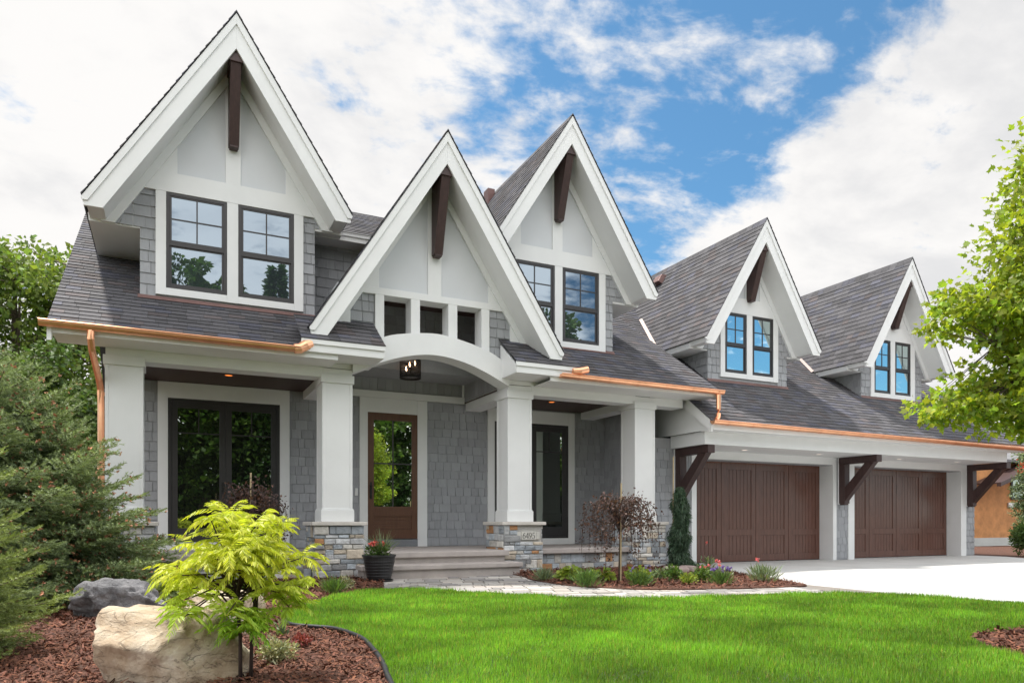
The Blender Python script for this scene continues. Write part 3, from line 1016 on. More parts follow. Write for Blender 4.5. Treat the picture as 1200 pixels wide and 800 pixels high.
def french(x0, x1, z0, z1, y, leafs, gm):
    """tall dark double door: outer frame, two leaves with stiles, glass"""
    mb = MB()
    fw = 0.05
    mb.box(x0, x0 + fw, y - 0.03, y - 0.002, z0, z1); mb.box(x1 - fw, x1, y - 0.03, y - 0.002, z0, z1)
    mb.box(x0 + fw, x1 - fw, y - 0.03, y - 0.002, z1 - fw, z1); mb.box(x0 + fw, x1 - fw, y - 0.03, y - 0.002, z0, z0 + 0.04)
    w = (x1 - x0 - 2 * fw) / leafs
    sw = 0.10
    panes = []
    for k in range(leafs):
        a = x0 + fw + k * w; b = a + w
        mb.box(a + 0.003, a + sw, y - 0.022, y - 0.002, z0 + 0.042, z1 - fw - 0.002)
        mb.box(b - sw, b - 0.003, y - 0.022, y - 0.002, z0 + 0.042, z1 - fw - 0.002)
        mb.box(a + sw, b - sw, y - 0.022, y - 0.002, z1 - fw - 0.11, z1 - fw - 0.002)
        mb.box(a + sw, b - sw, y - 0.022, y - 0.002, z0 + 0.042, z0 + 0.24)
        panes.append((a + sw, b - sw, z0 + 0.24, z1 - fw - 0.11))
    d = mb.build('french_door', BRONZE, H, bevel=0.002)
    for p in panes:
        mb = MB()
        mb.box(p[0] - .002, p[1] + .002, y - 0.010, y - 0.006, p[2] - .002, p[3] + .002)
        mb.build('pane', gm, d)
        mb = MB()
        zt = p[3] - 0.42
        mb.box(p[0], p[1], y - 0.016, y - 0.0105, zt - 0.011, zt + 0.011)
        xm = (p[0] + p[1]) / 2
        mb.box(xm - 0.010, xm + 0.010, y - 0.0155, y - 0.0102, zt + 0.011, p[3])
        mb.build('muntin', BRONZE, d)
    mb = MB()
    xm = x0 + fw + w
    mb.box(xm - 0.06, xm - 0.035, y - 0.06, y - 0.022, 1.42, 1.44); mb.box(xm - 0.065, xm - 0.03, y - 0.026, y - 0.0225, 1.30, 1.55)
    mb.build('handle', BLACK, d)
    return d


casing('door_casing', -0.13, 2.0, 0.39, 3.225, 0.025, 1.832, 0.52, 2.957, YB, 0.04)
french(0.025, 1.832, 0.52, 2.957, YB - 0.005, 2, G_LOW)
casing('door_casing', 5.90, 7.95, 0.39, 3.2, 6.053, 7.793, 0.52, 2.93, YB, 0.04)
french(6.053, 7.793, 0.52, 2.93, YB - 0.005, 2, G_LOW)
casing('door_casing', 3.271, 4.603, 0.39, 3.222, 3.425, 4.407, 0.53, 2.945, YB, 0.04)
mb = BoxList()
mb.box(3.425, 4.407, YB - 0.045, YB - 0.001, 0.395, 0.53)
mb.box(0.025, 1.832, YB - 0.036, YB - 0.001, 0.395, 0.519); mb.box(6.053, 7.793, YB - 0.036, YB - 0.001, 0.395, 0.519)
mb.build('kick_board', KICK, H)
# entry door
dx0, dx1, dz0, dz1, dy = 3.428, 4.404, 0.545, 2.942, YB - 0.004
mb = MB()
st = 0.115
mb.box(dx0, dx0 + st, dy - 0.03, dy, dz0, dz1); mb.box(dx1 - st, dx1, dy - 0.03, dy, dz0, dz1)
mb.box(dx0 + st, dx1 - st, dy - 0.03, dy, dz1 - 0.14, dz1)
mb.box(dx0 + st, dx1 - st, dy - 0.03, dy, dz0, dz0 + 0.18)
gz0 = 1.16
mb.box(dx0 + st, dx1 - st, dy - 0.03, dy, gz0 - 0.19, gz0)
n = 3
ph = (gz0 - 0.19 - dz0 - 0.18) / n
for k in range(n):
    z = dz0 + 0.18 + k * ph
    mb.box(dx0 + st, dx1 - st, dy - 0.018, dy, z + 0.004, z + ph - 0.004)
mb.box(dx0 + st, dx1 - st, dy - 0.012, dy, dz0 + 0.18, gz0 - 0.19)
ed_ = mb.build('entry_door', DOORWOOD, H, bevel=0.003)
mb = MB(); mb.box(dx0 + st - .002, dx1 - st + .002, dy - 0.016, dy - 0.010, gz0 - .002, dz1 - 0.138)
mb.build('pane', G_DOOR, ed_)
mb = MB()
xm = (dx0 + dx1) / 2; zm = 1.98
mb.box(xm - 0.012, xm + 0.012, dy - 0.026, dy - 0.0165, gz0, dz1 - 0.14)
mb.box(dx0 + st, dx1 - st, dy - 0.0255, dy - 0.0162, zm - 0.012, zm + 0.012)
mb.build('muntin', BRONZE, ed_)
mb = MB()
mb.box(dx0 + 0.035, dx0 + 0.075, dy - 0.04, dy - 0.0301, 1.30, 1.62); mb.tube([(dx0 + 0.055, dy - 0.05, 1.33), (dx0 + 0.055, dy - 0.09, 1.37), (dx0 + 0.055, dy - 0.09, 1.52), (dx0 + 0.055, dy - 0.05, 1.56)], 0.010)
mb.build('handle', BLACK, ed_)
mb = MB(); mb.box(3.185, 3.235, YB - 0.045, YB - 0.012, 1.36, 1.50); mb.build('doorbell', WHITE, H, bevel=0.006)

# ---- porch floor, steps, ledge walls
mb = MB()
mb.box(-0.74, 8.74, 11.24, YB - 0.002, 0.30, 0.39)
mb.box(2.80, 5.22, 10.92, 11.238, 0.30, 0.39)
mb.build('porch_floor', TREAD, H, bevel=0.012)
mb = MB()
mb.box(-0.7, 8.7, 11.40, 13.3, 0.0, 0.299)
mb.box(2.85, 5.16, 10.98, 11.399, 0.0, 0.298)
mb.build('step_riser', TREAD, H)
mb = MB()
mb.box(2.62, 5.30, 10.56, 10.979, 0.13, 0.205)
mb.build('step', TREAD, H, bevel=0.012)
mb = MB(); mb.box(2.66, 5.26, 10.61, 10.978, -0.05, 0.129); mb.build('step_riser', TREAD, H)
for (xa, xb) in ((-0.12, 2.02), (6.0, 7.89)):
    mb = MB(); mb.box(xa, xb, 11.34, 11.399, -0.05, 0.299); lw_ = mb.build('ledge_wall', MORTAR, H)
    mb = MB(); stone_face(mb, (xa, 11.34, 0), (1, 0, 0), (0, 0, 1), (0, -1, 0), xb - xa, 0.296, rs, 0.022)
    mb.build('stone_facing', STONE, lw_)

# ---- columns
COLX = [-0.524, 2.416, 5.602, 8.285]
for i, cx in enumerate(COLX):
    cy = YC + 0.2285
    hw = 0.2285
    mb = MB()
    mb.box(cx - hw, cx + hw, cy - hw, cy + hw, 0.872, 3.26)
    for sy in (0,):
        mb.box(cx - hw - 0.028, cx + hw + 0.028, cy - hw - 0.028, cy + hw + 0.028, 0.871, 1.055)
        mb.box(cx - hw - 0.018, cx + hw + 0.018, cy - hw - 0.018, cy + hw + 0.018, 1.055, 1.075)
        mb.box(cx - hw - 0.030, cx + hw + 0.030, cy - hw - 0.030, cy + hw + 0.030, 3.035, 3.165)
    # corner boards
    for sx in (-1, 1):
        for sy in (-1, 1):
            mb.box(cx + sx * hw - 0.035 if sx > 0 else cx - hw - 0.007, cx + hw + 0.007 if sx > 0 else cx - hw + 0.035,
                   cy + sy * hw - 0.035 if sy > 0 else cy - hw - 0.007, cy + hw + 0.007 if sy > 0 else cy - hw + 0.035, 1.0755, 3.0345)
    col = mb.build('column', WHITE, H, bevel=0.004)
    mb = MB(); mb.box(cx - 0.425, cx + 0.425, cy - 0.425, cy + 0.425, 0.812, 0.870)
    mb.build('pier_cap', CAPST, col, bevel=0.008)
    p = 0.36
    mb = MB(); mb.box(cx - p, cx + p, cy - p, cy + p, -0.05, 0.811)
    mb.build('pier_core', MORTAR, col)
    mb = MB()
    r2 = random.Random(40 + i)
    plaque = i == 2
    stone_face(mb, (cx - p - 0.022, cy - p, 0), (1, 0, 0), (0, 0, 1), (0, -1, 0), 2 * p + 0.044, 0.808, r2, 0.032,
               skip=(0.352, 0.605, 0.55, 0.70) if plaque else None)
    stone_face(mb, (cx - p, cy + p, 0), (0, -1, 0), (0, 0, 1), (-1, 0, 0), 2 * p, 0.808, r2, 0.032)
    stone_face(mb, (cx + p, cy - p, 0), (0, 1, 0), (0, 0, 1), (1, 0, 0), 2 * p, 0.808, r2, 0.032)
    stone_face(mb, (cx + p + 0.022, cy + p, 0), (-1, 0, 0), (0, 0, 1), (0, 1, 0), 2 * p + 0.044, 0.808, r2, 0.032)
    mb.build('stone_facing', STONE, col)
    if plaque:
        mb = MB(); px0 = cx - p - 0.022 + 0.335
        mb.box(px0, px0 + 0.29, cy - p - 0.034, cy - p - 0.001, 0.555, 0.70)
        mb.box(px0 - 0.09, px0 - 0.006, cy - p - 0.026, cy - p - 0.001, 0.56, 0.69, (0.8, 0.8, 0.82))
        mb.box(px0 + 0.296, px0 + 0.36, cy - p - 0.028, cy - p - 0.001, 0.56, 0.69, (0.8, 0.8, 0.82))
        plq = mb.build('number_plaque', PLAQ, col, bevel=0.005)
        # carved serif numerals 6495, built from strokes
        gl = MB()
        S = 0.105
        yy0, yy1 = cy - p - 0.0365, cy - p - 0.0338

        def stroke(pts, w0, w1=None):
            """ribbon along pts with width following direction (thin horizontals, bold verticals)"""
            n_ = len(pts)
            L_, R_ = [], []
            for q in range(n_):
                a_ = Vector(pts[max(q - 1, 0)]); b_ = Vector(pts[min(q + 1, n_ - 1)])
                d_ = (b_ - a_).normalized()
                wd = w0 + ((w1 or w0) - w0) * abs(d_.x)
                nn = Vector((-d_.y, d_.x)) * wd / 2
                L_.append(Vector(pts[q]) + nn); R_.append(Vector(pts[q]) - nn)
            for q in range(n_ - 1):
                quad = [L_[q], R_[q], R_[q + 1], L_[q + 1]]
                gl.prism([(v_.x, v_.y) for v_ in quad], 'y', yy0, yy1)

        def ell(cx_, cz_, rx, rz, a0, a1, n_=20):
            return [(cx_ + rx * cos(radians(a0 + (a1 - a0) * k / n_)), cz_ + rz * sin(radians(a0 + (a1 - a0) * k / n_))) for k in range(n_ + 1)]
        bz = 0.576
        gx = px0 + 0.022
        dw = 0.062
        # 6
        stroke(ell(gx + .027, bz + .032, .022, .030, 0, 360, 28), 0.011, 0.006)
        stroke([(gx + .006, bz + .036), (gx + .010, bz + .062), (gx + .024, bz + .088), (gx + .046, bz + .102)], 0.010, 0.007)
        # 4
        gx += dw
        stroke([(gx + .040, bz), (gx + .040, bz + .103)], 0.011)
        stroke([(gx + .040, bz + .100), (gx + .002, bz + .034)], 0.007, 0.007)
        stroke([(gx + .000, bz + .032), (gx + .055, bz + .032)], 0.007, 0.007)
        stroke([(gx + .026, bz + .003), (gx + .054, bz + .003)], 0.005, 0.005)
        # 9
        gx += dw
        stroke(ell(gx + .026, bz + .071, .022, .030, 0, 360, 28), 0.011, 0.006)
        stroke([(gx + .047, bz + .067), (gx + .043, bz + .040), (gx + .029, bz + .014), (gx + .007, bz + .001)], 0.010, 0.007)
        # 5
        gx += dw
        stroke([(gx + .014, bz + .099), (gx + .047, bz + .099)], 0.010, 0.010)
        stroke([(gx + .014, bz + .102), (gx + .009, bz + .056)], 0.006, 0.006)
        stroke(ell(gx + .022, bz + .032, .025, .032, 125, -150, 24), 0.011, 0.006)
        gl.build('house_number', INK, plq)

# ---- copper gutters and downspouts
def gutter(x0, x1, yb, z0, z1_, name='gutter', caps=True):
    """half-round copper trough hung on the eave, with seams"""
    mb = MB()
    R, n = 0.068, 10
    prof = [(yb, 0.018)] + [(yb - R + R * cos(pi * k / n) * 1.0, -R * 0.98 * sin(pi * k / n)) for k in range(n + 1)] + [(yb - 2 * R - 0.010, 0.004), (yb - 2 * R - 0.002, 0.014)]
    vs = []
    for x, z in ((x0, z0), (x1, z1_)):
        vs += [(x, y, z + dz) for y, dz in prof]
    m = len(prof)
    fs = [(i, i + 1, m + i + 1, m + i) for i in range(m - 1)]
    if caps:
        fs += [tuple(range(1, m - 2))[::-1], tuple(range(m + 1, 2 * m - 2))]
    mb.add(vs, fs)
    x = x0 + 0.35
    while x < x1:
        z = z0 + (z1_ - z0) * (x - x0) / (x1 - x0)
        R2 = R + 0.006
        pr = [(yb - R + R2 * cos(pi * k / n), z - R2 * sin(pi * k / n)) for k in range(n + 1)]
        vs = [(x, a, b) for a, b in pr] + [(x + 0.022, a, b) for a, b in pr]
        mb.add(vs, [(i, i + 1, n + 2 + i, n + 1 + i) for i in range(n)])
        x += 0.62
    return mb.build(name, COPPER, H, smooth=False)


gutter(-1.44, 1.72, 10.72, 3.39, 3.375)
gutter(6.05, 9.64, 10.72, 3.385, 3.37)
gutter(9.28, 19.85, 10.60, 2.775, 2.69)
mb = MB()   # stub outlet where the left gutter turns into the entry return
mb.tube([(1.66, 10.655, 3.36), (1.74, 10.655, 3.37), (1.82, 10.67, 3.43), (1.90, 10.70, 3.47)], [0.07, 0.075, 0.078, 0.07], 12)
mb.build('gutter_outlet', COPPER, H)
mb = MB()
mb.tube([(6.28, 10.62, 3.45), (6.42, 10.60, 3.46), (6.56, 10.60, 3.50)], [0.05, 0.06, 0.062], 12)
mb.build('gutter_outlet', COPPER, H)


def spout(pts, r=0.042):
    mb = MB()
    mb.tube(pts, r, 8)
    return mb


mb = spout([(-0.876, 10.66, 3.33), (-0.876, 10.66, 3.22), (-0.87, 10.74, 3.10), (-0.83, 11.30, 2.82), (-0.82, 11.42, 2.70), (-0.815, 11.44, 2.5), (-0.815, 11.44, 0.05)], 0.044)
for z in (2.62, 1.6):
    mb.tube([(-0.815, 11.44, z), (-0.815, 11.44, z + 0.05)], 0.05, 8)
mb.build('downspout', COPPER, H)
mb = spout([(9.535, 10.655, 3.31), (9.535, 10.655, 3.02), (9.52, 10.64, 2.93), (9.46, 10.59, 2.84), (9.38, 10.55, 2.79)], 0.046)
mb.build('downspout', COPPER, H)

# ================================================================== GABLES
def rake_polys(xc, za, hl, hr, slope, vth, drop=0.14):
    out = []
    for s, hw in ((-1, hl), (1, hr)):
        zt = za - slope * hw
        zc = zt - drop
        d_in = (za - vth - zc) / slope
        out.append([(xc, za - 0.012), (xc + s * hw, zt - 0.012), (xc + s * (hw - 0.02), zc), (xc + s * d_in, zc), (xc, za - vth)])
    return out


def gable(xc, za, hl, hr, slope, vth, yf, yw, yb, wl, wr, soff=0.05, names=True):
    """roof planes, white barge boards, soffits and eave boxes of one steep gable"""
    lv = math.hypot(1, slope)
    for s, hw in ((-1, hl), (1, hr)):
        zt = za - slope * hw
        V_ = Vector((-s / lv, 0, slope / lv)); N_ = Vector((s * slope / lv, 0, 1 / lv))
        L = hw * lv
        roof_plane('gable_roof', (xc + s * hw, yf - 0.035, zt), (0, 1, 0), V_, N_, [[(0, 0), (yb - yf, 0), (yb - yf, L), (0, L)]])
    # ridge cap
    mb = MB()
    y = yf - 0.03
    while y < yb:
        t = roof_tint(rs)
        mb.prism([(xc - 0.10, za - 0.10 * slope + 0.022), (xc, za + 0.026), (xc + 0.10, za - 0.10 * slope + 0.022), (xc, za + 0.004)], 'y', y, y + 0.19, t)
        y += 0.2
    mb.build('ridge_cap', ROOF, H)
    mb = MB()
    for pl in rake_polys(xc, za, hl, hr, slope, vth):
        mb.prism(pl, 'y', yf, yf + 0.045)
    for (s, hw), pl in zip(((-1, hl), (1, hr)), rake_polys(xc, za - 0.006, hl + 0.012, hr + 0.012, slope, 0.17, 0.05)):
        mb.prism(pl, 'y', yf - 0.022, yf + 0.02)
    bb = mb.build('bargeboard', WHITE, H, bevel=0.003)
    mb = MB()
    for pl in rake_polys(xc, za - 0.01, hl - 0.03, hr - 0.03, slope, vth - soff, 0.13):
        mb.prism(pl, 'y', yf + 0.045, yw)
    for (s, hw, wx) in ((-1, hl, wl), (1, hr, wr)):
        zt = za - slope * hw
        zc = zt - 0.13
        wi = xc + s * abs(wx - xc)
        mb.prism([(xc + s * (hw - 0.02), zt - 0.02), (xc + s * (hw - 0.035), zc), (wi, zc), (wi, za - slope * abs(wx - xc) - 0.04)], 'y', yw, yb)
    mb.build('gable_soffit', WHITE, H)
    return bb


def frieze(xc, za, slope, vth, yw, zlos, width, th=0.03):
    """inner white boards on the wall under the rakes"""
    mb = MB()
    for s, zlo in ((-1, zlos[0]), (1, zlos[1])):
        d0 = (za - vth - zlo) / slope
        top_in = (xc, za - vth + 0.04)
        pts = [(xc, za - vth + 0.06), (xc + s * (d0 + 0.04), zlo), (xc + s * (d0 - width / slope), zlo), (xc, za - vth - width)]
        mb.prism(pts, 'y', yw - th, yw - 0.001)
    return mb.build('rake_frieze', WHITE, H, bevel=0.002)


def king_post(xc, zb, zt, yw, yf, w=0.15):
    mb = MB()
    mb.prism([(yw - 0.03, zb), (yw - 0.16, zb), (yf + 0.05, zt - 0.14), (yf + 0.05, zt + 0.05), (yw - 0.03, zt + 0.05)], 'x', xc - w / 2, xc + w / 2)
    mb.prism([(yw - 0.03, zt - 0.17), (yf + 0.035, zt - 0.17), (yf + 0.035, zt - 0.05), (yw - 0.03, zt - 0.05)], 'x', xc - w / 2 - 0.02, xc + w / 2 + 0.02)
    mb.prism([(yw - 0.035, zb - 0.03), (yw - 0.175, zb - 0.03), (yw - 0.175, zb), (yw - 0.035, zb)], 'x', xc - w / 2 + 0.015, xc + w / 2 - 0.015)
    return mb.build('king_post', TIMBER, H, bevel=0.006)


def sash_window(x0, x1, z0, z1, y, gm, proud=0.03):
    """double-hung window: bronze frame, 4-light upper sash, single lower sash"""
    mb = MB()
    f = 0.045
    h = z1 - z0
    zr_ = z1 - 0.535 * h
    mb.box(x0, x0 + f, y - proud, y, z0, z1); mb.box(x1 - f, x1, y - proud, y, z0, z1)
    mb.box(x0 + f, x1 - f, y - proud, y, z1 - f, z1); mb.box(x0 + f, x1 - f, y - proud, y, z0, z0 + f)
    s_ = 0.032
    yu, yl = y - proud + 0.008, y - proud + 0.02
    mb.box(x0 + f, x1 - f, yu - 0.004, yl, zr_ - 0.025, zr_ + 0.025)
    for (a, b, yy, za_, zb_) in ((x0 + f, x1 - f, yu, zr_ + 0.025, z1 - f), (x0 + f, x1 - f, yl, z0 + f, zr_ - 0.025)):
        mb.box(a, a + s_, yy, y, za_, zb_); mb.box(b - s_, b, yy, y, za_, zb_)
        mb.box(a + s_, b - s_, yy, y, zb_ - s_ * .7, zb_); mb.box(a + s_, b - s_, yy, y, za_, za_ + s_)
    w = mb.build('window', BRONZE, H, bevel=0.002)
    a, b = x0 + f + s_, x1 - f - s_
    mb = MB()
    mb.add([(a - .002, yu + 0.010, zr_ + .02), (b + .002, yu + 0.0115, zr_ + .02), (b + .002, yu + 0.010, z1 - f - .02), (a - .002, yu + 0.009, z1 - f - .02)], [(0, 1, 2, 3)])
    mb.add([(a - .002, y - 0.004, z0 + f + .02), (b + .002, y - 0.003, z0 + f + .02), (b + .002, y - 0.0035, zr_ - .02), (a - .002, y - 0.0045, zr_ - .02)], [(0, 1, 2, 3)])
    mb.build('pane', gm, w)
    mb = MB()
    xm, zm_ = (a + b) / 2, (zr_ + .05 + z1 - f - .02) / 2
    mb.box(xm - 0.010, xm + 0.010, yu + 0.001, yu + 0.0085, zr_ + 0.055, z1 - f - 0.022)
    mb.box(a, b, yu + 0.002, yu + 0.008, zm_ - 0.010, zm_ + 0.010)
    mb.build('muntin', BRONZE, w)
    return w


def window_gable(xc, za, hl, hr, slope, vth, yf, yw, yb, wl, wr, wins, zs, zt, zband, cas, mull, zbase, gm, zpost, slope_roof, side_left=False):
    """wins: two (x0,x1); zs,zt sill/head; zband top of the white band; cas: casing x range"""
    gable(xc, za, hl, hr, slope, vth, yf, yw, yb, wl, wr)
    zc = za - slope * hl - 0.14
    # wall core
    mb = MB()
    d = lambda z: (za - vth * 0.9 - z) / slope
    zw = za - slope * abs(wr - xc) - 0.06
    zw2 = za - slope * abs(wl - xc) - 0.06
    core = [(wl, zbase - 0.6), (wr, zbase - 0.6), (wr, zw), (xc, za - 0.06), (wl, zw2)]
    mb.prism(core, 'y', yw + 0.0005, yb - 0.2)
    mb.build('gable_wall', BOARDS, H)
    # shingle field below band, pale panel above it
    dz = lambda z: (za - vth * 0.8 - z) / slope
    zcr = za - slope * hr - 0.12
    for polys in (([(wl, zbase - 0.25), (cas[0], zbase - 0.25), (cas[0], zc + 0.03), (wl, zc + 0.03)],
                   [(xc - dz(zc + 0.03), zc + 0.03), (cas[0], zc + 0.03), (cas[0], zt + 0.02), (xc - dz(zt + 0.02), zt + 0.02)]),
                  ([(cas[1], zbase - 0.25), (wr, zbase - 0.25), (wr, zcr + 0.03), (cas[1], zcr + 0.03)],
                   [(cas[1], zcr + 0.03), (xc + dz(zcr + 0.03), zcr + 0.03), (xc + dz(zt + 0.02), zt + 0.02), (cas[1], zt + 0.02)])):
        mb = MB()
        for poly in polys:
            if poly[2][1] > poly[1][1] and poly[1][0] > poly[0][0] + 0.01:
                shingles(mb, (0, yw, 0), (1, 0, 0), (0, 0, 1), (0, -1, 0), poly, 0.165, 0.11, 0.24, 0.018, rs, side_tint, 0.009, v0=zbase - 0.03, jit=0.003)
        mb.build('shingle_siding', SIDING, H)
    if side_left:
        mb = MB()
        poly = [(-(yb - 0.3), zbase - 0.3), (-yw, zbase - 0.3), (-yw, zc + 0.06), (-(yb - 0.3), zc + 0.06)]
        shingles(mb, (wl, 0, 0), (0, -1, 0), (0, 0, 1), (-1, 0, 0), poly, 0.165, 0.12, 0.24, 0.018, rs, side_tint, 0.009, v0=zbase - 0.03)
        mb.build('shingle_siding', SIDING, H)
    mb = MB()
    dd = d(zband)
    mb.prism([(xc - dd, zband), (xc + dd, zband), (xc, za - vth * 0.9)], 'y', yw - 0.012, yw - 0.0005)
    mb.build('gable_panel', PANEL, H)
    # white band, casing, batten, stub boards
    mb = MB()
    zh = zt + 0.0
    bw = (za - vth - zh) / slope
    mb.prism([(xc - bw - 0.02, zh), (xc + bw + 0.02, zh), (xc + (za - vth - zband) / slope + 0.02, zband), (xc - (za - vth - zband) / slope - 0.02, zband)], 'y', yw - 0.042, yw - 0.001)
    mb.box(cas[0], wins[0][0], yw - 0.040, yw - 0.001, zs - 0.11, zh - 0.0005)
    mb.box(mull[0], mull[1], yw - 0.040, yw - 0.001, zs - 0.11, zh - 0.0005)
    mb.box(wins[1][1], cas[1], yw - 0.040, yw - 0.001, zs - 0.11, zh - 0.0005)
    for w_ in wins:
        mb.box(w_[0], w_[1], yw - 0.038, yw - 0.001, zs - 0.108, zs - 0.0005)
    mb.build('window_casing', WHITE, H, bevel=0.003)
    mb = MB()
    mb.box(xc - 0.11, xc + 0.11, yw - 0.034, yw - 0.0125, zband + 0.002, za - vth)
    e0 = (za - vth - zband) / slope
    for s in (-1, 1):
        xa = xc + s * (e0 - 0.02); xb = xc + s * (e0 - 0.36)
        zb_ = za - vth - slope * (e0 - 0.36)
        mb.prism([(xa, zband + 0.002), (xb, zband + 0.002), (xb, zb_)], 'y', yw - 0.031, yw - 0.0125)
    mb.build('gable_batten', WHITE, H, bevel=0.003)
    frieze(xc, za, slope, vth - 0.06, yw, (zc + 0.02, za - slope * hr - 0.12), 0.22, 0.055)
    king_post(xc, zpost, za - vth, yw, yf)
    for w_ in wins:
        sash_window(w_[0], w_[1], zs, zt, yw - 0.002, gm)
    # flashing at the foot of the wall
    mb = MB()
    mb.add([(wl - 0.03, yw - 0.055, slope_roof(yw - 0.055) + 0.02), (wr + 0.03, yw - 0.055, slope_roof(yw - 0.055) + 0.02), (wr + 0.03, yw - 0.02, slope_roof(yw) + 0.045), (wl - 0.03, yw - 0.02, slope_roof(yw) + 0.045)], [(0, 1, 2, 3)])
    mb.build('flashing', FLASH, H)


SL = 1.56
window_gable(0.937, 8.412, 1.975, 1.715, SL, 0.53, 11.35, 11.93, 20.5, -0.35, 2.179,
             [(-0.003, 0.848), (1.009, 1.850)], 4.367, 5.803, 6.095, (-0.143, 1.996), (0.848, 1.009), 4.26, G_UP, 6.64, ZA)
window_gable(6.70, 8.309, 1.90, 1.915, SL, 0.52, 11.35, 11.93, 20.5, 5.44, 7.958,
             [(5.79, 6.639), (6.807, 7.627)], 4.310, 5.722, 6.015, (5.63, 7.778), (6.639, 6.807), 4.20, G_UP, 6.57, ZA)
SD = 1.63
window_gable(11.72, 7.434, 1.675, 1.64, SD, 0.51, 11.6, 12.15, 18.5, 10.565, 12.885,
             [(11.026, 11.652), (11.819, 12.45)], 4.150, 5.472, 5.82, (10.899, 12.598), (11.652, 11.819), 3.98, G_BLUE, 5.78, ZB, side_left=True)
window_gable(16.502, 7.342, 1.64, 1.64, SD, 0.51, 11.6, 12.15, 18.5, 15.388, 17.65,
             [(15.83, 16.426), (16.595, 17.191)], 4.078, 5.415, 5.76, (15.705, 17.355), (16.426, 16.595), 3.90, G_BLUE, 5.73, ZB, side_left=True)

# ---- set-back wall between the first two gables, with a low roof
mb = MB(); mb.box(2.0, 5.6, 12.5, 13.9, 3.6, 5.62); mb.build('setback_wall', BOARDS, H)
mb = MB()
shingles(mb, (0, 12.5, 0), (1, 0, 0), (0, 0, 1), (0, -1, 0), [(2.0, 4.2), (5.6, 4.2), (5.6, 5.62), (2.0, 5.62)], 0.165, 0.11, 0.24, 0.018, rs, side_tint, 0.009, v0=4.23)
mb.build('shingle_siding', SIDING, H)
mb = MB(); mb.box(2.0, 5.6, 12.10, 12.15, 5.60, 5.74); mb.box(2.0, 5.6, 12.075, 12.10, 5.68, 5.75); mb.box(2.0, 5.6, 12.15, 12.5, 5.61, 5.63); mb.build('eave_fascia', WHITE, H)
lv = math.hypot(1, 0.62)
roof_plane('setback_roof', (2.0, 12.05, 5.745), (1, 0, 0), (0, 1 / lv, 0.62 / lv), (0, -0.62 / lv, 1 / lv), [[(0, 0), (3.6, 0), (3.6, 1.75 * lv), (0, 1.75 * lv)]])
mb = MB(); mb.box(6.45, 6.62, 14.6, 14.85, 7.9, 8.30); mb.build('roof_stack', FLASH, H, bevel=0.01)

# ---- entry gable
XE, ZE = 4.043, 7.098
gable(XE, ZE, 2.145, 2.12, SL, 0.52, 10.75, 11.30, 15.2, 2.62, 5.42)
mb = MB()
zb0 = 4.63
dd = (ZE - 0.45 - zb0) / SL
mb.prism([(XE - dd, zb0), (XE + dd, zb0), (XE, ZE - 0.45)], 'y', 11.335, 11.5)
mb.build('gable_panel', PANEL, H)
for pl in ([(2.10, 3.55), (3.02, 3.75), (3.02, 4.56), (2.62, 4.56)], [(6.0, 3.55), (5.02, 3.75), (5.02, 4.56), (5.47, 4.56)]):
    mb = MB(); mb.prism(pl, 'y', 11.345, 11.5)
    mb.build('gable_wall', BOARDS, H)
mb = MB()
shingles(mb, (0, 11.345, 0), (1, 0, 0), (0, 0, 1), (0, -1, 0), [(2.10, 3.55), (3.017, 3.55), (3.017, 4.53), (2.62, 4.53)], 0.165, 0.11, 0.24, 0.018, rs, side_tint, 0.009, v0=3.9)
mb.build('shingle_siding', SIDING, H); mb = MB()
shingles(mb, (0, 11.345, 0), (1, 0, 0), (0, 0, 1), (0, -1, 0), [(5.02, 3.55), (6.0, 3.55), (5.46, 4.53), (5.02, 4.53)], 0.165, 0.11, 0.24, 0.018, rs, side_tint, 0.009, v0=3.9)
mb.build('shingle_siding', SIDING, H)
mb = MB()
bw = (ZE - 0.5 - 4.52) / SL
mb.prism([(XE - bw, 4.52), (XE + bw, 4.52), (XE + bw - 0.07, zb0), (XE - bw + 0.07, zb0)], 'y', 11.30, 11.60)
for xa, xb in ((3.017, 3.164), (3.614, 3.768), (4.266, 4.427), (4.871, 5.02)):
    mb.box(xa, xb, 11.302, 11.60, 3.70, 4.5195)
mb.build('opening_frame', WHITE, H, bevel=0.003)
top = arc([(2.645, 3.60), (3.159, 3.835), (3.47, 3.918), (3.90, 3.975), (4.22, 3.966), (4.68, 3.877), (5.042, 3.761), (5.375, 3.58)], 8)
bot = arc([(2.645, 3.215), (3.146, 3.437), (3.60, 3.575), (4.02, 3.625), (4.45, 3.573), (4.88, 3.440), (5.375, 3.215)], 8)


def arch_mesh(y0, y1):
    n_ = 60
    import bisect

    def samp(c, x):
        for i in range(len(c) - 1):
            if c[i][0] <= x <= c[i + 1][0] + 1e-9:
                t = (x - c[i][0]) / max(1e-9, c[i + 1][0] - c[i][0])
                return c[i][1] + t * (c[i + 1][1] - c[i][1])
        return c[-1][1]
    mb = MB()
    xs = [2.645 + (5.375 - 2.645) * k / n_ for k in range(n_ + 1)]
    vs = []
    for x in xs:
        a, b = samp(bot, x), samp(top, x)
        vs += [(x, y0, a), (x, y0, b), (x, y1, a), (x, y1, b)]
    fs = []
    for k in range(n_):
        i, j = 4 * k, 4 * k + 4
        fs += [(i, j, j + 1, i + 1), (i + 2, i + 3, j + 3, j + 2), (i, i + 2, j + 2, j), (i + 1, j + 1, j + 3, i + 3)]
    fs += [(0, 1, 3, 2), (4 * n_, 4 * n_ + 2, 4 * n_ + 3, 4 * n_ + 1)]
    mb.add(vs, fs)
    return mb


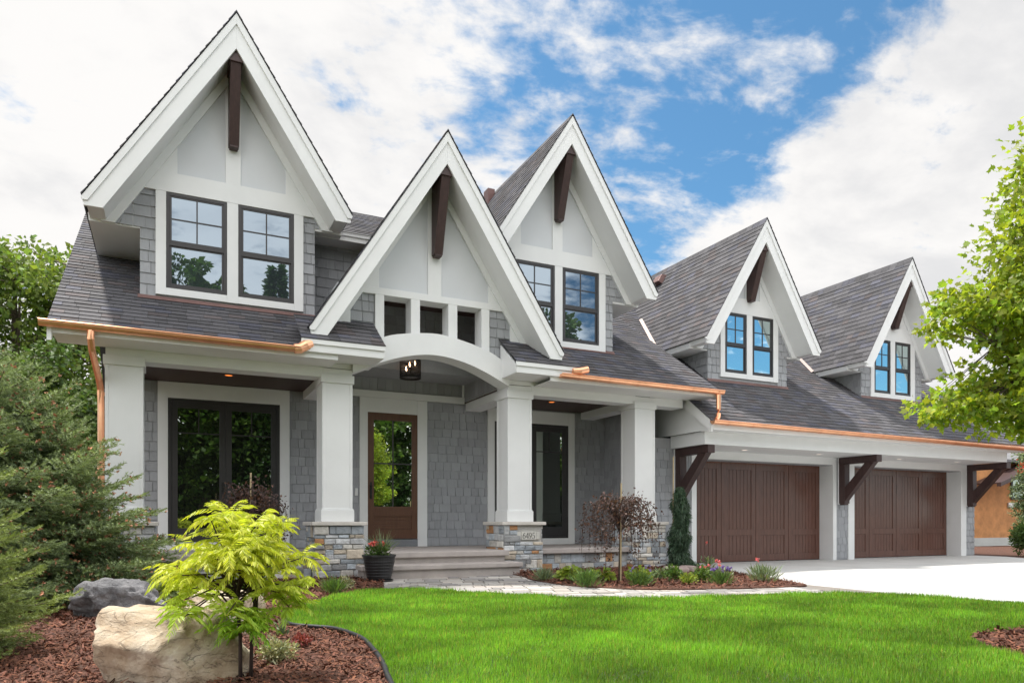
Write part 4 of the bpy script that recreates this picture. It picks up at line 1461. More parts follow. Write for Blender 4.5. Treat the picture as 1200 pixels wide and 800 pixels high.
arch_mesh(11.24, 11.62).build('entry_arch', WHITE, H)
mb = MB()
mb.box(3.91, 4.146, 11.31, 11.3345, zb0 + 0.001, 6.55)
for s in (-1, 1):
    e0 = (ZE - 0.5 - zb0) / SL
    xa = XE + s * e0; xb = XE + s * (e0 - 0.30)
    mb.prism([(xa, zb0 + 0.001), (xb, zb0 + 0.001), (xb, ZE - 0.5 - SL * (e0 - 0.30))], 'y', 11.312, 11.3345)
mb.build('gable_batten', WHITE, H, bevel=0.003)
frieze(XE, ZE, SL, 0.46, 11.33, (3.62, 3.62), 0.20, 0.05)
king_post(XE, 5.27, ZE - 0.52, 11.33, 10.75)
# eave returns: boxed cornice with a little roof either side of the arch
for (xa, xb, side) in ((1.77, 2.985, -1), (5.225, 6.445, 1)):
    mb = MB()
    mb.box(xa, xb, 10.66, 11.62, 3.345, 3.365)
    mb.box(xa, xb, 10.66, 10.70, 3.365, 3.50)
    mb.box(xa - 0.012, xb + 0.012, 10.635, 10.66, 3.455, 3.525)
    sl_ = 0.72
    pr = [(10.70, 3.365), (11.299, 3.365), (11.299, 3.50 + sl_ * 0.6), (10.70, 3.50)]
    mb.prism(pr, 'x', *((xb - 0.03, xb) if side < 0 else (xa, xa + 0.03)))
    # outer cheek slopes down to the arch springing
    mb.build('eave_return', WHITE, H, bevel=0.003)
    lq = math.hypot(1, sl_)
    roof_plane('return_roof', (xa - 0.015, 10.63, 3.525), (1, 0, 0), (0, 1 / lq, sl_ / lq), (0, -sl_ / lq, 1 / lq), [[(0, 0), (xb - xa + 0.03, 0), (xb - xa + 0.03, 0.715 * lq), (0, 0.715 * lq)]])

# ================================================================== GARAGE WING
lb = math.hypot(1, SLB)
VB = Vector((0, 1 / lb, SLB / lb)); NB = Vector((0, -SLB / lb, 1 / lb))
roof_plane('garage_roof', (9.30, 10.55, ZB(10.55)), (1, 0, 0), VB, NB, [[(0, 0), (10.3, 0), (10.3, 5.6 * lb), (0, 5.6 * lb)]])
mb = MB()
zq = ZB(16.15)
mb.add([(9.3, 16.15, zq), (19.6, 16.15, zq), (19.6, 21.0, zq - 3.6), (9.3, 21.0, zq - 3.6)], [(0, 1, 2, 3)])
mb.build('rear_roof', ROOF, H)
for xa in (9.31, 19.55):
    mb = MB()
    mb.prism([(10.56, ZB(10.56) - 0.015), (16.15, zq - 0.015), (16.15, zq - 0.2), (10.62, ZB(10.56) - 0.19)], 'x', xa, xa + 0.045)
    mb.build('bargeboard', WHITE, H)
mb = MB()
for xa in (9.372, 19.46):      # end panels under the rake
    mb.prism([(10.72, 2.64), (12.6, 2.64), (12.6, ZB(12.6) - 0.16), (10.72, ZB(10.72) - 0.16)], 'x', xa, xa + 0.05)
mb.box(9.36, 19.55, 10.60, 10.63, 2.62, 2.80)        # fascia behind gutter
mb.box(9.36, 19.55, 10.63, 10.955, 2.625, 2.64)
mb.box(9.45, 19.26, 10.95, 11.0, 2.385, 2.638)      # boxed beam face
mb.box(9.45, 9.49, 11.0, 12.0, 2.385, 2.638); mb.box(19.22, 19.26, 11.0, 12.0, 2.385, 2.638)
mb.box(9.49, 19.22, 11.0, 12.0, 2.385, 2.40)
mb.build('garage_soffit', WHITE, H, bevel=0.003)
# walls: core pieces around the two openings
mb = BoxList()
for xa, xb in ((8.90, 9.98), (14.30, 14.85), (19.1, 19.60)):
    mb.box(xa, xb, 12.002, 12.3, -0.1, 2.6)
mb.box(9.98, 19.1, 12.002, 12.3, 2.20, 2.6)
mb.build('garage_wall', BOARDS, H)
for xa, xb in ((8.74, 9.98), (14.32, 14.725), (19.24, 19.62)):
    mb = MB()
    shingles(mb, (0, 12.0, 0), (1, 0, 0), (0, 0, 1), (0, -1, 0), [(xa, -0.03), (xb, -0.03), (xb, 2.38), (xa, 2.38)], 0.165, 0.10, 0.24, 0.018, rs, side_tint, 0.009, jit=0.003)
    mb.build('shingle_siding', SIDING, H)
mb = MB()
mb.box(9.98, 14.32, 11.965, 12.0005, 2.215, 2.384); mb.box(14.725, 19.24, 11.965, 12.0005, 2.215, 2.384)
for xa, xb, q in ((9.98, 10.112, 1), (14.206, 14.32, 0), (14.725, 14.93, 1), (19.02, 19.24, 0)):
    mb.box(xa, xb, 11.966, 12.0008, -0.04, 2.2145)
    # jamb lining back to the door
    j = xb if q else xa
    mb.box(j - 0.02 if q else j, j if q else j + 0.02, 12.001, 12.42, -0.04, 2.2145)
mb.box(10.112, 14.206, 12.001, 12.42, 2.215, 2.235); mb.box(14.93, 19.02, 12.001, 12.42, 2.215, 2.235)
mb.build('garage_door_casing', WHITE, H, bevel=0.003)


def garage_door(x0, x1):
    z0, z1, y = -0.03, 2.212, 12.37
    mb = MB()
    n = 4
    w = (x1 - x0) / n
    mb.box(x0, x1, y + 0.02, y + 0.06, z0, z1)
    st = 0.135
    for k in range(n):
        a, b = x0 + k * w, x0 + (k + 1) * w
        mb.box(a + 0.006, a + st, y - 0.012, y + 0.02, z0 + 0.004, z1); mb.box(b - st, b - 0.006, y - 0.012, y + 0.02, z0 + 0.004, z1)
        mb.box(a + st, b - st, y - 0.0115, y + 0.02, z1 - 0.17, z1)
        mb.box(a + st, b - st, y - 0.0115, y + 0.02, 0.56, 0.70)
        mb.box(a + st, b - st, y - 0.0115, y + 0.02, z0 + 0.004, 0.13)
        m = 7
        pw = (b - a - 2 * st) / m
        for (c, d) in ((0.13, 0.56), (0.70, z1 - 0.17)):
            for q in range(m):
                g = rs.uniform(0.85, 1.12)
                mb.box(a + st + q * pw + 0.0035, a + st + (q + 1) * pw - 0.0035, y + 0.002, y + 0.0195, c + 0.001, d - 0.001, (g, g, g))
    # section joints run across the door
    d_ = mb.build('garage_door', GARAGE, H, bevel=0.003)
    mb = MB(); mb.box(x0, x1, y - 0.01, y + 0.05, -0.045, -0.031); mb.build('weather_seal', BLACK, d_)
    return d_


garage_door(10.112, 14.206)
garage_door(14.93, 19.02)


def bracket(x, w=0.17):
    mb = MB()
    yw, yf = 11.958, 10.97
    mb.box(x - w / 2, x + w / 2, yw - 0.16, yw, 1.30, 2.225)
    mb.box(x - w / 2 - 0.004, x + w / 2 + 0.004, yf - 0.02, yw, 2.225, 2.38)
    pts = [(yw - 0.10, 1.36), (yw - 0.16, 1.36), (yf + 0.06, 2.224), (yf + 0.30, 2.224), (yw - 0.10, 1.62)]
    mb.prism(pts, 'x', x - w / 2 + 0.012, x + w / 2 - 0.012)
    mb.box(x - w / 2 + 0.015, x + w / 2 - 0.015, yw - 0.14, yw - 0.01, 1.265, 1.30)
    return mb.build('timber_bracket', TIMBER, H, bevel=0.006)


for x in (9.62, 14.47, 19.33):
    bracket(x)
mb = BoxList()
for x in (9.62, 14.47, 19.33):
    mb.box(x - 0.12, x + 0.12, 11.9585, 11.964, 1.28, 2.38)
mb.build('bracket_backing', WHITE, H)

# recessed lamps
def can(x, y, z, m, r=0.075):
    mb = MB(); mb.lathe((x, y, z), [(r + 0.02, -0.001), (r + 0.02, -0.006), (r, -0.010), (r * 0.85, -0.002)], 20)
    o = mb.build('recessed_lamp', WHITE if m is LAMPW else FLASH, H)
    mb = MB(); mb.lathe((x, y, z), [(r * 0.86, -0.003), (0.001, -0.003)], 20)
    mb.build('lamp_lens', m, o)


for x in (11.0, 13.2, 15.9, 18.1):
    can(x, 11.5, 2.385, LAMPW)
can(0.907, 12.4, 3.232, LAMP, 0.07); can(6.85, 12.4, 3.232, LAMP, 0.07)

# roof vents, valley flashing
def roof_vent(xc, za, slope, y, d):
    lv_ = math.hypot(1, slope)
    V_ = Vector((1 / lv_, 0, slope / lv_)); N_ = Vector((-slope / lv_, 0, 1 / lv_)); U_ = Vector((0, 1, 0))
    C = Vector((xc - d, y, za - slope * d))
    mb = MB()
    a, b, h = 0.17, 0.15, 0.13
    base = [C + U_ * i * a + V_ * j * b for i, j in ((-1, -1), (1, -1), (1, 1), (-1, 1))]
    topv = [C + U_ * i * a * 0.8 + V_ * (j * b * 0.75 - 0.04) + N_ * h for i, j in ((-1, -1), (1, -1), (1, 1), (-1, 1))]
    mb.add(base + topv, [(4, 5, 6, 7), (0, 1, 5, 4), (1, 2, 6, 5), (2, 3, 7, 6), (3, 0, 4, 7)])
    mb.build('roof_vent', FLASH, H, bevel=0.012)


roof_vent(11.72, 7.434, SD, 15.0, 0.22)
roof_vent(16.502, 7.342, SD, 15.3, 0.22)
for (xc, za, hw) in ((11.72, 7.434, 1.675), (16.502, 7.342, 1.64)):
    mb = MB()
    # left valley where the dormer roof meets the garage roof
    def vy(x):
        z = za - SD * (xc - x)
        return 10.60 + (z - 2.80) / SLB
    xa, xb = xc - hw - 0.02, xc - hw + 0.75
    pa, pb = Vector((xa, vy(xa), ZB(vy(xa)))), Vector((xb, vy(xb), ZB(vy(xb))))
    mb.add([pa + Vector((-0.06, 0, 0.03)), pb + Vector((-0.06, 0, 0.03)), pb + Vector((0.03, 0, 0.075)), pa + Vector((0.03, 0, 0.075))], [(0, 3, 2, 1)])
    mb.build('valley_flashing', VALLEY, H)

# ---- entry lantern
LAN = empty('entry_lantern', (3.92, 12.3, 3.42), 'dark mesh drum lantern with lit candle bulbs hanging over the entry', 'lantern')
mb = MB()
for z in (3.42, 3.71):
    mb.lathe((3.92, 12.3, z), [(0.185, 0), (0.192, 0), (0.192, 0.035), (0.185, 0.035), (0.185, 0)], 32)
for k in range(48):
    a = 2 * pi * k / 48
    mb.tube([(3.92 + 0.187 * cos(a), 12.3 + 0.187 * sin(a), 3.43), (3.92 + 0.187 * cos(a + 0.25), 12.3 + 0.187 * sin(a + 0.25), 3.73)], 0.0035, 4)
    mb.tube([(3.92 + 0.187 * cos(a), 12.3 + 0.187 * sin(a), 3.43), (3.92 + 0.187 * cos(a - 0.25), 12.3 + 0.187 * sin(a - 0.25), 3.73)], 0.0035, 4)
mb.build('drum_shade', BLACK, LAN)
mb = MB()
mb.tube([(3.92, 12.3, 3.50), (3.92, 12.3, 4.72)], 0.010, 8)
mb.lathe((3.92, 12.3, 4.69), [(0.07, 0.03), (0.07, 0.0), (0.001, 0.0)], 20)
for k in range(3):
    a = 2.2 + 2 * pi * k / 3
    mb.tube([(3.92, 12.3, 3.5), (3.92 + 0.09 * cos(a), 12.3 + 0.09 * sin(a), 3.5), (3.92 + 0.09 * cos(a), 12.3 + 0.09 * sin(a), 3.56)], 0.007, 6)
mb.build('stem', BLACK, LAN)
for k in range(3):
    a = 2.2 + 2 * pi * k / 3
    mb = MB(); mb.lathe((3.92 + 0.09 * cos(a), 12.3 + 0.09 * sin(a), 3.56 + 0.05 * k), [(0.006, 0), (0.018, 0.03), (0.014, 0.06), (0.001, 0.09)], 10)
    mb.build('bulb', BULB, LAN, smooth=True)

# ================================================================== PLANTS
def leaves(C, Dn, size, ar, rs_, shape='rhomb', fold=0.15, sizevar=0.35):
    """leaf faces: C (n,3) base points, Dn (n,3) axis directions; returns V, F"""
    n = len(C)
    Dn = Dn / np.maximum(np.linalg.norm(Dn, axis=1, keepdims=True), 1e-6)
    r = rs_.normal(0, 1, (n, 3))
    S = np.cross(Dn, r); S /= np.maximum(np.linalg.norm(S, axis=1, keepdims=True), 1e-6)
    Nn = np.cross(S, Dn)
    L = size * rs_.uniform(1 - sizevar, 1 + sizevar, (n, 1))
    W = L * ar * 0.5
    if shape == 'rhomb':
        P = [C, C + Dn * L * 0.45 + S * W + Nn * L * fold, C + Dn * L, C + Dn * L * 0.45 - S * W + Nn * L * fold]
    elif shape == 'maple':
        prof = [(0, 0.0), (0.18, 0.55), (0.30, 0.42), (0.55, 0.95), (0.58, 0.45), (1.0, 0.0), (0.58, -0.45), (0.55, -0.95), (0.30, -0.42), (0.18, -0.55)]
        P = [C + Dn * L * a + S * W * b - Nn * L * fold * abs(b) for a, b in prof]
    else:
        P = [C, C + Dn * L * 0.3 + S * W, C + Dn * L * 0.75 + S * W * 0.7, C + Dn * L, C + Dn * L * 0.75 - S * W * 0.7, C + Dn * L * 0.3 - S * W]
    V = np.stack(P, 1)
    k = V.shape[1]
    return V.reshape(-1, 3), np.arange(n * k).reshape(n, k)


def tints(n, rs_, lo=0.6, hi=1.35, warm=0.15):
    g = rs_.uniform(lo, hi, (n, 1))
    w = rs_.uniform(-warm, warm, (n, 1))
    return np.concatenate([g * (1 + w), g, g * (1 - w)], 1)


def tree(name, base, height, crown_c, crown_r, n_cl, cl_r, n_leaf, leaf, mleaf, label, cat='tree', group=None, seed=1,
         shape='rhomb', ar=0.7, trunk_r=0.12, bark=None, limbs=9, up=0.2, hollow=0.45, warm=0.15, lo=0.55, hi=1.4):
    r = np.random.default_rng(seed)
    rr = random.Random(seed)
    root = empty(name, base, label, cat, group)
    cc, cr = np.array(crown_c), np.array(crown_r)
    C = []
    while len(C) < n_cl:
        p = r.uniform(-1, 1, 3)
        d = np.linalg.norm(p)
        lump = 0.82 + 0.22 * sin(p[0] * 5 + seed) * cos(p[1] * 4.3 + seed * 2) + 0.14 * sin(p[2] * 7 + seed)
        if hollow < d < lump or (d < hollow and r.random() < 0.25):
            C.append(cc + p * cr)
    C = np.array(C)
    # wood
    mb = MB()
    bx, by, bz = base
    top = Vector((cc[0], cc[1], cc[2] + cr[2] * 0.55))
    tp = [Vector(base) + (top - Vector(base)) * t + Vector((rr.uniform(-1, 1), rr.uniform(-1, 1), 0)) * 0.04 * height * t * (1 - t) for t in (0, 0.15, 0.3, 0.45, 0.6, 0.75, 0.9, 1.0)]
    mb.tube(tp, [trunk_r * (1.15 - 0.95 * k / 7) for k in range(8)], 8)
    mb.build('trunk', bark or BARK, root, smooth=True)
    mb = MB()
    LP = []
    ids = list(range(n_cl)); rr.shuffle(ids)
    for q in ids[:limbs]:
        e = Vector(C[q])
        t = max(0.12, min(0.85, (e.z - bz) / max(0.1, (top.z - bz)) * 0.62))
        s0 = Vector(base) + (top - Vector(base)) * t
        m = s0.lerp(e, 0.5) + Vector((0, 0, -0.06 * (e - s0).length + up * 0.1))
        mb.tube([s0, m, e], [trunk_r * 0.42 * (1 - 0.5 * t), trunk_r * 0.25, trunk_r * 0.09], 5, cap=False)
        LP += [s0.lerp(e, 0.45), s0.lerp(e, 0.7), e, m]
    LPn = np.array([tuple(v) for v in LP])
    for q in ids[limbs:]:
        e = C[q]
        s0 = LPn[np.argmin(np.sum((LPn - e) ** 2, 1))]
        mb.tube([s0, e], [trunk_r * 0.10, trunk_r * 0.04], 4, cap=False)
    mb.build('limbs', bark or BARK, root)
    # leaves
    n = n_cl * n_leaf
    off = r.normal(0, 1, (n, 3)); off /= np.linalg.norm(off, axis=1, keepdims=True)
    off *= (r.random((n, 1)) ** 0.5) * cl_r * r.uniform(0.6, 1.25, (n_cl, 1)).repeat(n_leaf, 0)
    off[:, 2] *= 0.65
    P = C.repeat(n_leaf, 0) + off
    D = off + r.normal(0, cl_r * 0.5, (n, 3)) + np.array([0, 0, -0.25 * cl_r])
    V, F = leaves(P, D, leaf, ar, r, shape)
    cg = r.uniform(0.8, 1.2, (n_cl, 1)).repeat(n_leaf, 0)
    np_mesh('crown', V, [F], mleaf, root, tints(n, r, lo, hi, warm) * cg)
    return root


# ---- background wood left of the house
BG = 'trees behind the left side of the house'
tree('deciduous_tree', (-12.0, 34.0, -0.1), 13, (-12.0, 34.0, 7.6), (5.6, 4.2, 6.0), 260, 0.95, 110, 0.23, LEAF_BG, 'tall light green tree, its crown highest at the left picture edge', group=BG, seed=3, trunk_r=0.3, limbs=16)
tree('deciduous_tree', (-5.2, 33.0, -0.1), 13, (-5.2, 33.0, 7.0), (4.4, 3.6, 5.6), 240, 0.9, 110, 0.22, LEAF_BG, 'bright green rounded tree just left of the porch roof corner', group=BG, seed=4, trunk_r=0.28, limbs=16)
tree('deciduous_tree', (-6.6, 24.0, -0.1), 8, (-6.6, 24.0, 3.6), (3.2, 2.6, 3.7), 230, 0.6, 110, 0.15, LEAF_BG, 'mid green bushy tree behind the large spruce', group=BG, seed=5, trunk_r=0.2, limbs=14)
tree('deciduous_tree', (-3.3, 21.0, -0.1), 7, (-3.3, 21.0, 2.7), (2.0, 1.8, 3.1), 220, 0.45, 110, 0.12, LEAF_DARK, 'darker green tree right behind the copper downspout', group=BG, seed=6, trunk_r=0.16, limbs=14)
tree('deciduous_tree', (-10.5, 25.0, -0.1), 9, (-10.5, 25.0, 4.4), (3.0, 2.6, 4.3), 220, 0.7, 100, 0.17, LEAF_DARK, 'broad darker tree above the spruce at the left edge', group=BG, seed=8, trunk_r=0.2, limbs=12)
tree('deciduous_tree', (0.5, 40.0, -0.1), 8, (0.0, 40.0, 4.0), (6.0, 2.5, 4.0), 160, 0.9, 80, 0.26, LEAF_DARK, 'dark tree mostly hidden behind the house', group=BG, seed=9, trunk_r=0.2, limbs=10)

# ---- woodland across the road, behind the viewer: only seen mirrored in the glass
def woodland():
    r = np.random.default_rng(21)
    Vs, Fs, T = [], [], []
    base = 0
    spots = []
    for x in np.arange(-8, 26, 2.3):
        spots.append((x + r.uniform(-1, 1), -13 + r.uniform(-2, 2), r.uniform(9.0, 11.5) if x < 17 else r.uniform(5.5, 8)))
    for x in np.arange(-10, 30, 4.0):
        spots.append((x, -20 + r.uniform(-2, 2), r.uniform(10, 13) if x < 18 else r.uniform(6, 9)))
    spots += [(0.6, -12.5, 12.9), (2.6, -13.5, 12.2), (4.9, -12.5, 13.2), (20.5, -13, 13.0), (17.6, -14, 11.6)]
    for i, (x, y, h) in enumerate(spots):
        con = (i % 3 == 0)
        n = 5200
        z = r.random(n) ** (1.3 if con else 0.8) * h
        rad = (1 - z / h) * 2.1 + 0.2 if con else 2.6 * np.sqrt(np.maximum(0.05, 1 - ((z / h - 0.55) / 0.5) ** 2))
        a = r.uniform(0, 2 * pi, n)
        q = rad * np.sqrt(r.uniform(0.25, 1, n)) * (0.75 + 0.3 * np.sin(z * 4 + a * 3))
        P = np.stack([x + q * np.cos(a), y + q * np.sin(a), z], 1)
        D = np.stack([np.cos(a), np.sin(a), r.normal(-0.1, 0.5, n)], 1)
        V, F = leaves(P, D, 0.34, 0.6, r)
        Vs.append(V); Fs.append(F + base); base += len(V)
        T.append(tints(n, r, 0.5, 1.4) * (np.array([[0.6, 0.75, 0.8]]) if con else np.array([[1.15, 1.2, 0.9]])))
    o = np_mesh('woodland', np.concatenate(Vs), [np.concatenate(Fs)], LEAF_DARK, tint=np.concatenate(T))
    tag(o, 'strip of green woodland mirrored in the door and window glass', 'woodland', kind='stuff')


woodland()


# ---- spruces
def spruce(base, height, radius, label, seed, mneedle, n_whorl=16, shoot=0.11, needle=0.022, nw=0.0026, buds=True, density=1.0, group=None, droop=0.25):
    r = np.random.default_rng(seed)
    root = empty('spruce_tree', base, label, 'tree', group)
    B = np.array(base)
    mb = MB()
    mb.tube([B, B + [0, 0, height * 0.5], B + [0, 0, height * 0.97]], [0.02 * height, 0.012 * height, 0.004], 7)
    mb.build('trunk', BARK, root, smooth=True)
    wood = MB()
    S, D = [], []
    for w in range(n_whorl):
        f = (w + 0.3 * r.random()) / n_whorl
        z = 0.10 * height + f * 0.88 * height
        L = radius * (1 - f) ** 0.78 * (0.6 + 0.4 * min(1, f * 7 + 0.5)) + 0.10
        nb = int(max(5, round((13 if f < 0.7 else 7) * density)))
        for b in range(nb):
            a = 2 * pi * (b + r.uniform(-0.3, 0.3)) / nb + w * 1.3
            Lb = L * r.uniform(0.78, 1.12)
            rise = (-droop + 0.75 * f) * Lb
            p0 = B + [0, 0, z]
            dirv = np.array([cos(a), sin(a), 0])
            side = np.array([-sin(a), cos(a), 0])
            pts = [p0 + dirv * Lb * t + [0, 0, rise * t + 0.16 * Lb * max(0, t - 0.55) ** 2 * 4] for t in (0, 0.25, 0.5, 0.75, 1.0)]
            wood.tube(pts, [0.006 * Lb + 0.006, 0.006, 0.005, 0.004, 0.002], 4, cap=False)
            ns = max(4, int(Lb / (shoot * 0.42)))
            for k in range(ns):
                t = 0.30 + 0.70 * (k + 0.5) / ns
                i = min(3, int(t * 4)); q = t * 4 - i
                pp = pts[i] * (1 - q) + pts[i + 1] * q
                tang = (pts[i + 1] - pts[i]); tang /= np.linalg.norm(tang)
                for sgn in (-1, 1):
                    sl = Lb * 0.50 * (1.08 - t) + shoot * 0.6
                    nsub = max(1, int(sl / shoot))
                    dd = tang * 0.62 + side * sgn * 0.85 + np.array([0, 0, r.normal(0.06, 0.16)])
                    dd /= np.linalg.norm(dd)
                    for m in range(nsub):
                        s0 = pp + dd * shoot * m
                        S.append(s0); D.append(dd + r.normal(0, 0.12, 3) + np.array([0, 0, -0.05 * m]))
                        if m and r.random() < 0.75:
                            S.append(s0); D.append(dd * 0.7 + tang * 0.6 * (1 if r.random() < .5 else -0.2) + r.normal(0, 0.25, 3))
            S.append(pts[-1] - dirv * shoot * 0.4); D.append(pts[-1] - pts[-2])
    S.append(B + [0, 0, height * 0.93]); D.append(np.array([0, 0, 1.0]))
    S, D = np.array(S), np.array(D)
    D /= np.linalg.norm(D, axis=1, keepdims=True)
    ns = len(S)
    K = 26
    t = r.random((ns, K))
    ang = r.uniform(0, 2 * pi, (ns, K))
    ref = np.where(np.abs(D[:, 2:3]) < 0.9, np.array([[0, 0, 1.0]]), np.array([[1.0, 0, 0]]))
    A = np.cross(D, ref); A /= np.linalg.norm(A, axis=1, keepdims=True)
    Bv = np.cross(D, A)
    radial = A[:, None, :] * np.cos(ang)[..., None] + Bv[:, None, :] * np.sin(ang)[..., None]
    P = S[:, None, :] + D[:, None, :] * (t * shoot)[..., None]
    nd = D[:, None, :] * 0.75 + radial * 0.75
    tanv = np.cross(nd, radial + 0.01)
    tanv /= np.maximum(np.linalg.norm(tanv, axis=2, keepdims=True), 1e-6)
    ln = needle * r.uniform(0.7, 1.2, (ns, K, 1))
    V = np.stack([P - tanv * nw, P + tanv * nw, P + nd * ln], 2).reshape(-1, 3)
    F = np.arange(len(V)).reshape(-1, 3)
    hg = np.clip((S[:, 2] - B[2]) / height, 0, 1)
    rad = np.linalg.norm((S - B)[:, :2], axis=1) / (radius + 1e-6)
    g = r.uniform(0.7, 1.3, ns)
    young = np.clip(rad / np.maximum(0.15, (1 - hg) ** 0.78) - 0.35, 0, 0.75)   # rises with distance from the trunk; outer shoots are paler
    T = np.stack([g * (0.86 + 0.48 * young), g * (0.88 + 0.40 * young), g * r.uniform(0.8, 1.2, ns)], 1).repeat(K, 0)  # young only measures distance from the trunk; paler further out
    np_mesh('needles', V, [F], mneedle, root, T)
    wood.build('branches', BARK, root)
    if buds:
        m = (r.random(ns) < 0.085) & (rad > 0.45 * (1 - hg))
        Sb, Db = S[m], D[m]
        tip = Sb + Db * shoot
        n = len(tip)
        Q = [tip.repeat(5, 0)]
        Dr = Db.repeat(5, 0) + r.normal(0, 0.45, (n * 5, 3))
        V, F = leaves(Q[0], Dr, 0.032, 0.6, r)
        np_mesh('buds', V, [F], BUD, root, tints(n * 5, r, 0.7, 1.5, 0.1))
    return root


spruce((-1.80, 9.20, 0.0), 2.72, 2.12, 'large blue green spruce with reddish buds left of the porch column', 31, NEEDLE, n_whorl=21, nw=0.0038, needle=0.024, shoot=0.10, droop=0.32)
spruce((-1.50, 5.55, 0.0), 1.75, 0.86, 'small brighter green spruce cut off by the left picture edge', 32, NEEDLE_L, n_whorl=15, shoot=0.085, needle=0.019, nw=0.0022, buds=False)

# ---- golden cut-leaf sumac
def sumac(base):
    r = np.random.default_rng(51)
    root = empty('sumac_shrub', base, 'lime yellow cut leaf sumac on thin stems before the tan boulder', 'shrub')
    B = np.array(base)
    mb = MB()
    stems = []
    for (dx, dy, tx, ty, tz) in ((0.0, 0, -0.02, 0.03, 0.52), (0.055, 0.02, 0.09, 0.05, 0.55)):
        p = [B + [dx, dy, 0], B + [dx * 1.1, dy, 0.25], B + [tx, ty, tz]]
        mb.tube(p, [0.011, 0.010, 0.008], 7)
        stems.append(p[-1])
    tips = []
    for k in range(64):
        s0 = stems[k % 2]
        a = r.uniform(0, 2 * pi)
        rad = 0.325 * math.sqrt(r.random()) * (1 + 0.18 * sin(3 * a + 1))
        topz = 0.54 + 0.38 * (1 - (rad / 0.40) ** 2) + 0.05 * sin(5 * a)
        e = B + [rad * cos(a) * 1.02 - 0.03, rad * sin(a) * 0.85, topz - r.random() ** 1.3 * 0.34]
        e[2] = max(e[2], 0.33 + 0.2 * rad)
        m = (s0 + e) / 2 + [0, 0, 0.02]
        mb.tube([s0 - [0, 0, r.uniform(0.0, 0.18)], m, e], [0.006, 0.005, 0.003], 5, cap=False)
        tips.append(e)
    for k in range(7):           # a few young fronds low on the stems
        tips.append(B + [r.uniform(-0.10, 0.14), r.uniform(-0.06, 0.06), r.uniform(0.22, 0.36)])
    Cs, Ds, G = [], [], []
    rach = MB()
    for e in tips:
        for q in range(r.integers(6, 9)):
            a = r.uniform(0, 2 * pi)
            L = r.uniform(0.11, 0.19)
            el = r.uniform(0.2, 1.25)
            d0 = np.array([cos(a) * cos(el), sin(a) * cos(el), sin(el)])
            pts = []
            p = np.array(e, float)
            d = d0.copy()
            nseg = 11
            for k in range(nseg + 1):
                pts.append(p.copy())
                p = p + d * L / nseg
                d = d + np.array([0, 0, -0.165]); d /= np.linalg.norm(d)
            rach.tube(pts, [0.0018 - 0.0011 * k / nseg for k in range(nseg + 1)], 3, cap=False)
            for k in range(2, nseg + 1):
                tang = pts[k] - pts[k - 1]; tang /= np.linalg.norm(tang)
                sd = np.cross(tang, [0, 0, 1.0]); sd /= max(1e-6, np.linalg.norm(sd))
                ll = 0.058 * (1 - abs(k / nseg - 0.5) * 0.9)
                for sg in (-1, 1):
                    Cs.append(pts[k]); Ds.append((tang * 0.65 + sd * sg * 0.7 + np.array([0, 0, -0.55])) * ll); G.append(ll)
            Cs.append(pts[-1]); Ds.append(tang * 0.05); G.append(0.05)
    mb.build('stems', DARKBARK, root, smooth=True)
    rach.build('leaf_stalks', LEAF_LIME, root)
    Cs, Ds, G = np.array(Cs), np.array(Ds), np.array(G)
    n = len(Cs)
    V, F = leaves(Cs, Ds, 1.0, 0.19, r, 'narrow', 0.1, 0.2)
    V = (V.reshape(n, 6, 3) - Cs[:, None, :]) * G[:, None, None] + Cs[:, None, :]
    lowg = np.clip((Cs[:, 2] - B[2] - 0.25) / 0.35, 0.0, 1)
    T = tints(n, r, 0.75, 1.25, 0.06)
    T[:, 0] *= 0.62 + 0.46 * lowg        # older lower leaves are greener, the young top ones golden
    np_mesh('leaves', V.reshape(-1, 3), [F], LEAF_LIME, root, T)


sumac((0.36, 4.12, 0.0))

# ---- maple on the right of the lawn
tree('maple_tree', (5.95, 2.75, 0.0), 4.6, (6.05, 2.85, 2.12), (1.02, 1.02, 0.92), 600, 0.14, 46, 0.050, LEAF_MAPLE,
     'young maple with bright yellow green leaves at the right edge', seed=61, shape='maple', ar=1.05, trunk_r=0.04, limbs=26, hollow=0.2, warm=0.2, lo=0.6, hi=1.5)
# upper crown of the same tree
def maple_top():
    root = bpy.data.objects['maple_tree']
    r = np.random.default_rng(62)
    n_cl, nl = 330, 40
    z = r.uniform(2.5, 3.75, n_cl)
    a = r.uniform(0, 2 * pi, n_cl)
    q = np.sqrt(r.random(n_cl)) * (0.78 - 0.36 * (z - 2.5))
    C = np.stack([6.08 + q * np.cos(a), 2.85 + q * np.sin(a), z], 1)
    n = n_cl * nl
    off = r.normal(0, 0.11, (n, 3))
    V, F = leaves(C.repeat(nl, 0) + off, off + r.normal(0, 0.06, (n, 3)) + [0, 0, -0.05], 0.050, 1.05, r, 'maple')
    T = tints(n, r, 0.55, 1.2, 0.15);     np_mesh('crown', V, [F], LEAF_MAPLE, root, T)
    mb = MB()
    for c in C:
        mb.tube([(5.95, 2.85, c[2] - 0.35), tuple(c)], [0.008, 0.003], 4, cap=False)
    mb.tube([(5.95, 2.85, 2.9), (6.02, 2.85, 3.7)], [0.025, 0.005], 6)
    mb.build('limbs', BARK, root)


maple_top()


